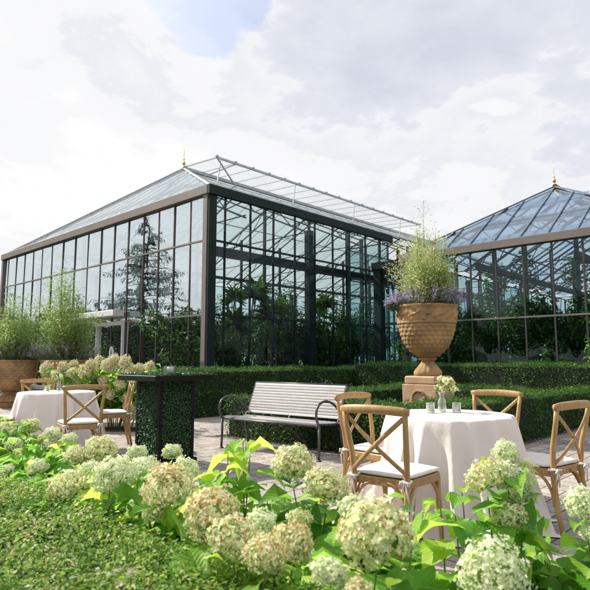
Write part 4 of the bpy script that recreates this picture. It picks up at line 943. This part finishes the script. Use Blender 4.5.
# ------------------------------------------------------------------ cross-back chairs
def make_chair():
    t = thing('crossback_chair', 'x', 'chair', group='wooden cross back chairs at the round tables')
    W_ = M['wood']
    for s in (-1, 1):
        MB().tube([(s*.195, -.275, 0), (s*.188, -.235, .2), (s*.182, -.21, .45), (s*.19, -.225, .6), (s*.205, -.26, .76), (s*.212, -.275, .85)], [.0145, .017, .0185, .018, .0165, .016], 12).build('back_post', W_, t, True)
        MB().tube([(s*.205, .205, 0), (s*.198, .198, .2), (s*.19, .19, .435)], [.014, .0165, .019], 12).build('front_leg', W_, t, True)
        # back diagonal
        o = MB(); pts = []
        for k in range(11):
            f = k/10; x = s*(.200 - .385*f); z = .825 - .335*f; y = -.262 + .05*f - .028*math.sin(f*math.pi) - (.014 if s > 0 else 0)
            pts.append((x, y, z))
        o.tube(pts, .0145, 8, .55); o.build('cross_bar', W_, t, True)
        # bentwood braces below the seat, front, side and rear
        for (p0, p1) in (((s*.2, .2), (s*.06, .2)), ((s*.198, .19), (s*.19, .04)), ((s*.187, -.215), (s*.188, -.07)), ((s*.185, -.215), (s*.05, -.212))):
            b = MB(); pts = []
            for k in range(9):
                a = k/8*math.pi/2; pts.append((p0[0]+(p1[0]-p0[0])*(1-math.cos(a)), p0[1]+(p1[1]-p0[1])*(1-math.cos(a)), .22+.205*math.sin(a)))
            b.tube(pts, .0105, 8); b.build('bent_brace', W_, t, True)
    o = MB(); pts = [(-.238+.476*k/12, -.272-.035*math.sin(k/12*math.pi), .862+.012*math.sin(k/12*math.pi)) for k in range(13)]
    o.tube(pts, [.021, .0265]+[.0275]*9+[.0265, .021], 14, .62); o.build('top_rail', W_, t, True)
    s_ = MB()
    def outline(o, z): return [(-.175-o, -.2-o, z), (.175+o, -.2-o, z), (.20+o, .0, z), (.212+o, .17, z), (.18+o, .215+o, z), (-.18-o, .215+o, z), (-.212-o, .17, z), (-.20-o, .0, z)]
    def slab(mb, levels):
        vs = []; 
        for (o_, z) in levels: vs += outline(o_, z)
        fs = [tuple(range(7, -1, -1)), tuple(range(8*(len(levels)-1), 8*len(levels)))]
        for i in range(len(levels)-1):
            for k in range(8): fs.append((i*8+k, i*8+(k+1) % 8, (i+1)*8+(k+1) % 8, (i+1)*8+k))
        return mb.add(vs, fs)
    slab(s_, [(0, .405), (.006, .41), (.006, .45), (0, .456)]); s_.build('seat', W_, t)
    # cushion: soft, domed, a touch larger than the seat
    n = 26; vs, fs = [], []
    for sgn in (1, -1):
        for i in range(n+1):
            for j in range(n+1):
                u = -1+2*i/n; v = -1+2*j/n; sx = .205*(1+.06*v); x = u*sx; y = v*.208+.006
                e = (1-abs(u)**3.2)*(1-abs(v)**3.2); zc = .474 + sgn*(.004 + .022*max(0, e)**.55) + .003*noise.noise(Vector((u*3, v*3, 2)))*(sgn > 0)
                vs.append((x*(1-.05*abs(v)**6), y*(1-.05*abs(u)**6), zc))
        o0 = 0 if sgn == 1 else (n+1)**2
        for i in range(n):
            for j in range(n):
                a = o0+i*(n+1)+j; q = (a, a+n+1, a+n+2, a+1); fs.append(q if sgn > 0 else q[::-1])
    m_ = MB().add(vs, fs)
    k2 = (n+1)**2; rim = [i*(n+1) for i in range(n+1)] + [n*(n+1)+j for j in range(1, n+1)] + [i*(n+1)+n for i in range(n-1, -1, -1)] + [j for j in range(n-1, 0, -1)]
    for a, b in zip(rim, rim[1:]+rim[:1]): m_.f.append((a, a+k2, b+k2, b))
    cu = m_.build('cushion', M['cushion'], t, True)
    for s in (-1, 1):   # ties knotted round the back posts
        b = MB(); c = Vector((s*.184, -.212, .455))
        b.tube([c+Vector((.025*math.cos(a), .025*math.sin(a), .004*math.sin(2*a))) for a in np.linspace(0, 6.283, 13)], .008, 6)
        for q in (-1, 1):
            b.tube([c+Vector((0, -.028, 0)), c+Vector((q*.022, -.045, .004)), c+Vector((q*.034, -.04, -.018)), c+Vector((q*.012, -.03, -.008))], [.004, .007, .007, .004], 6)
            b.tube([c+Vector((0, -.028, 0)), c+Vector((q*.014, -.038, -.04)), c+Vector((q*.018+.004, -.03, -.09-.02*q))], [.005, .0055, .005], 6)
        b.ball(c+Vector((0, -.03, 0)), .011, 8, 6)
        b.build('tie', M['cushion'], cu, True)
    return t
ch0 = make_chair()
chairs = [((.65, 3.69), (.62, .78), 'nearest cross back chair, its back turned to the camera, beside the near table'),
          ((.69, 4.60), (.72, -.69), 'cross back chair half hidden between the bench and the near table'),
          ((1.66, 4.98), (-.65, -.756), 'cross back chair on the hedge side of the near table'),
          ((1.71, 4.06), (-.6, .8), 'cross back chair nearest the right frame edge at the near table'),
          ((-2.46, 6.52), (-.5, .866), 'cross back chair with its back turned to us at the far table'),
          ((-2.50, 7.72), (-.92, -.39), 'cross back chair in side view between the far table and the cocktail table'),
          ((-3.57, 7.95), (.5, -.866), 'cross back chair behind the far table below the wide urn'),
          ((-3.62, 6.85), (.9, .43), 'cross back chair cut by the left frame edge at the far table')]
for i, (c, f, lab) in enumerate(chairs):
    o = ch0 if i == 0 else copy_tree(ch0)
    o.location = (*c, 0); o.rotation_euler = (0, 0, math.atan2(-f[0], f[1])); o['label'] = lab

# ------------------------------------------------------------------ things on the tables
def vase(loc, label, flabel, nfl, mat, s=1.0, seed=1):
    t = thing('glass_vase', label, 'vase', loc)
    MB().lathe([(.026*s, .002), (.030*s, .01*s), (.033*s, .05*s), (.030*s, .085*s), (.018*s, .105*s), (.017*s, .118*s), (.026*s, .145*s), (.024*s, .144*s), (.015*s, .118*s), (.016*s, .105*s), (.027*s, .083*s), (.029*s, .05*s), (.025*s, .012*s), (.001, .012*s)], 20).build('body', M['tableglass'], t, True)
    b = thing('flower_posy', flabel, 'flowers', loc); P, Nn, FP, FN, T = [], [], [], [], []; mb = MB(); rs = random.Random(seed)
    for i in range(nfl):
        a = rs.random()*6.283; q = rs.uniform(.015, .10)*s; h = rs.uniform(.17, .25)*s; e = Vector((q*math.cos(a)+(.02 if i % 2 else 0), q*math.sin(a), h)); mb.tube([(0, 0, .015), (0.004*math.cos(a), .004*math.sin(a), .12*s), e], .0018, 5, cap=False)
        for k in range(26):
            d = Vector((rs.gauss(0, 1), rs.gauss(0, 1), rs.gauss(0, 1))).normalized(); FP.append(tuple(e + d*.009*s)); FN.append(tuple(d + Vector((rs.gauss(0, .6), rs.gauss(0, .6), rs.gauss(0, .6)))))
        for k in range(7):
            f = rs.uniform(.5, 1); p_ = Vector((0, 0, .13*s)).lerp(e, f); P.append(tuple(p_)); Nn.append((rs.gauss(0, 1), rs.gauss(0, 1), 1)); T.append((math.cos(a)+rs.gauss(0, .7), math.sin(a)+rs.gauss(0, .7), rs.uniform(-.3, .5)))
    link('blossom', leaves(FP, FN, .026*s, .024*s), mat, b)
    link('foliage', leaves(P, Nn, .055*s, .014*s, T=np.array(T)), M['bamboo'], b); mb.build('stem', M['stem'], b)
def votive(loc, label, s=1.0, square=False, cat='candle holder'):
    t = thing('candle_holder', label, cat, loc)
    if square:
        m_ = MB(); w = .06
        m_.box(-w, w, -w, w, .001, .012); 
        for (x0, x1, y0, y1) in ((-w, w, -w, -w+.006), (-w, w, w-.006, w), (-w, -w+.006, -w+.006, w-.006), (w-.006, w, -w+.006, w-.006)): m_.box(x0, x1, y0, y1, .0125, .085)
        m_.build('glass_cup', M['tableglass'], t)
    else: MB().lathe([(.030*s, .001), (.032*s, .06*s), (.034*s, .075*s), (.031*s, .074*s), (.028*s, .012*s), (.001, .012*s)], 20).build('glass_cup', M['tableglass'], t, True)
    c = MB().lathe([(.0265*s, .0135*s), (.0265*s, .056*s), (.005*s, .054*s)], 16).build('candle', M['wax'], t, True); MB().tube([(0, 0, .053*s), (0, .001, .064*s)], .0012, 5).build('wick', M['black'], c)
zt_ = .7625
vase((T1[0]-.02, T1[1]+.13, zt_), 'clear glass bud vase in the middle of the near table', 'posy of pale yellow blossoms in the glass vase on the near table', 11, M['yellowpetal'], 1.05)
votive((T1[0]-.13, T1[1]+.05, zt_), 'small glass candle cup on the near table, bench side of the vase', 1.05)
votive((T1[0]+.08, T1[1]+.08, zt_), 'small glass candle cup on the near table, hedge side of the vase', 1.05)
vase((T2[0]+.0, T2[1]+.05, zt_), 'small glass bud vase on the far table', 'posy with one orange centred white bloom on the far table', 6, M['whiteg'], 1.0, 5)
votive((T2[0]-.14, T2[1]+.02, zt_), 'glass candle cup on the far table, urn side of the vase', 1.0)
votive((T2[0]+.12, T2[1]-.03, zt_), 'glass candle cup on the far table, chair side of the vase', 1.0)

# ------------------------------------------------------------------ boxwood cocktail table
bc = (-1.507, 6.615)
b = thing('cocktail_table', 'tall black cocktail table with boxwood covered column and leafy top', 'table', (*bc, 0), GA)
MB().box(-.27, .27, -.27, .27, 0.002, .06, .006).build('foot', M['black'], b)
MB().box(-.222, .222, -.222, .222, .06, .935).build('column', M['black'], b)
tr_ = MB()
for x in (-1, 1):
    for y in (-1, 1): tr_.box(min(x*.238, x*.195), max(x*.238, x*.195), min(y*.238, y*.195), max(y*.238, y*.195), .06, .936)
tr_.build('corner_trim', M['black'], b)
P, Nn = [], []
for (ax_, sg) in (('x', -1), ('x', 1), ('y', -1), ('y', 1)):
    n = 3200; a = rng.uniform(-.192, .192, n); z = rng.uniform(.07, .93, n); dd_ = sg*(.225+rng.uniform(-.004, .02, n))
    P.append(np.c_[dd_, a, z] if ax_ == 'x' else np.c_[a, dd_, z]); nn = [sg, 0, .3] if ax_ == 'x' else [0, sg, .3]; Nn.append(np.tile(nn, (n, 1)).astype(float))
P = np.concatenate(P); Nn = norm(np.concatenate(Nn) + rng.normal(0, .5, P.shape)); s = rng.uniform(.012, .022, len(P))
link('boxwood_panel', leaves(P, Nn, s, s*.7), M['boxleaf'], b)
MB().box(-.4, .4, -.4, .4, .937, 1.0, .005).build('tabletop', M['black'], b)
n = 7000; P = np.c_[rng.uniform(-.385, .385, (n, 2)), 1.003+rng.uniform(0, .014, n)]; Nn = norm(np.array([0, 0, 1.]) + rng.normal(0, .45, P.shape)); s = rng.uniform(.012, .022, n)
link('boxwood_top', leaves(P, Nn, s, s*.7), M['boxleaf'], b)
q = AY(170, 374, 6.35); votive((q[0], 6.35, 1.018), 'square clear glass candle box on the cocktail table', 1.3, True)

# ------------------------------------------------------------------ bench
F1 = (-.97, 7.68); bl = 1.59; brz = R(-38.6)
b = thing('park_bench', 'long metal slatted bench with curved loop arms before the hedge', 'bench', (*F1, 0), brz)
prof = []   # side curve in (y,z): seat front roll, seat, then back
for (y, z) in ((-.005, .385), (-.012, .405), (0, .42), (.03, .425), (.10, .418), (.20, .41), (.30, .402), (.38, .398), (.425, .41)): prof.append((y, z))
bprof = [(.455, .44), (.475, .48), (.50, .54), (.53, .61), (.56, .68), (.59, .75), (.615, .81), (.632, .845)]
def slats(pr, n, w, gap, th):
    """n slats laid along the curve pr"""
    pts = [Vector((0, y, z)) for y, z in pr]; ln = [0]
    for i in range(1, len(pts)): ln.append(ln[-1] + (pts[i]-pts[i-1]).length)
    def at(s):
        for i in range(1, len(pts)):
            if s <= ln[i]+1e-9: f = (s-ln[i-1])/(ln[i]-ln[i-1]); return pts[i-1].lerp(pts[i], f)
        return pts[-1]
    mb = MB(); step = ln[-1]/n
    for k in range(n):
        a = at(k*step+gap/2); c = at((k+1)*step-gap/2); m_ = (a+c)/2; d_ = (c-a); nrm = Vector((0, -d_.z, d_.y)).normalized()
        vs = []
        for x in (.03, bl-.03):
            for p_, o_ in ((a, 0), (a, th), (m_, th*1.2), (c, th), (c, 0)): q_ = p_ + nrm*o_; vs.append((x, q_.y, q_.z))
        mb.add(vs, [(0, 1, 6, 5), (1, 2, 7, 6), (2, 3, 8, 7), (3, 4, 9, 8), (4, 0, 5, 9), (4, 3, 2, 1, 0), (5, 6, 7, 8, 9)])
    return mb
slats(prof, 11, .04, .004, .003).build('seat', M['benchmetal'], b)
slats(bprof, 11, .04, .006, .004).build('backrest', M['benchmetal'], b)
for x in (.015, bl-.015, bl/2):
    m_ = MB(); m_.tube([(x, y, z-.012) for y, z in prof] + [(x, .44, .425)] + [(x, y+.01, z) for y, z in bprof], .013, 8)
    m_.build('side_rail' if x != bl/2 else 'centre_rail', M['benchframe'], b, True)
MB().tube([(.015, bprof[-1][0]+.005, .852), (bl-.015, bprof[-1][0]+.005, .852)], .012, 8).build('top_tube', M['benchframe'], b, True)
MB().tube([(.015, -.008, .395), (bl-.015, -.008, .395)], .012, 8).build('front_tube', M['benchframe'], b, True)
for x in (-.012, bl+.012):
    arm = [(x, .0, .385), (x, -.045, .46), (x, -.06, .53), (x, -.045, .60), (x, 0, .65), (x, .07, .678), (x, .16, .68), (x, .26, .655), (x, .36, .60), (x, .45, .515), (x, .50, .45)]
    # smooth the loop
    for _ in range(2):
        q = [arm[0]]
        for a, c in zip(arm, arm[1:]): q += [tuple(a[i]*.75+c[i]*.25 for i in range(3)), tuple(a[i]*.25+c[i]*.75 for i in range(3))]
        arm = q + [arm[-1]]
    MB().tube(arm, .0155, 10).build('armrest', M['benchframe'], b, True)
    l1 = MB(); l1.tube([(x, .0, .40), (x, .0, .2), (x, -.01, .01)], .0165, 10); l1.lathe([(.032, .001), (.032, .01), (.018, .02)], 12, c=(x, -.01)); l1.build('front_leg', M['benchframe'], b, True)
    l2 = MB(); l2.tube([(x, .43, .41), (x, .47, .2), (x, .52, .01)], .0165, 10); l2.lathe([(.032, .001), (.032, .01), (.018, .02)], 12, c=(x, .52)); l2.build('rear_leg', M['benchframe'], b, True)

# ------------------------------------------------------------------ loose litter on the paving
n = 2200; P = np.c_[rng.uniform(-4, 6, n), rng.uniform(3.5, 11, n), np.full(n, .006)]; Nn = norm(np.array([0, 0, 1.]) + rng.normal(0, .2, P.shape)); s = rng.uniform(.006, .018, n)
o = link('fallen_leaves', leaves(P, Nn, s, s*.6), M['tanfl']); tag(o, 'tiny dry leaves and petals scattered over the paving', 'litter', kind='stuff')
n = 5000; t_ = rng.uniform(-.4, 8.5, n); e_ = -np.abs(rng.normal(0, .08, n)) - .06; side = rng.random(n) < .62
X = np.where(side, Qo[0]+V[0]*t_+U[0]*e_, Qo[0]+U[0]*(t_*.42)+V[0]*e_); Y = np.where(side, Qo[1]+V[1]*t_+U[1]*e_, Qo[1]+U[1]*(t_*.42)+V[1]*e_)
s = rng.uniform(.008, .02, n)
o = link('gravel', leaves(np.c_[X, Y, np.full(n, .008)], norm(np.array([0, 0, 1.])+rng.normal(0, .35, (n, 3))), s, s*.9), pm('pale_grit', (.42, .39, .36), (.2, .18, .16), 30, .9)); tag(o, 'pale grit strip along the foot of the low hedge', 'gravel', kind='stuff')
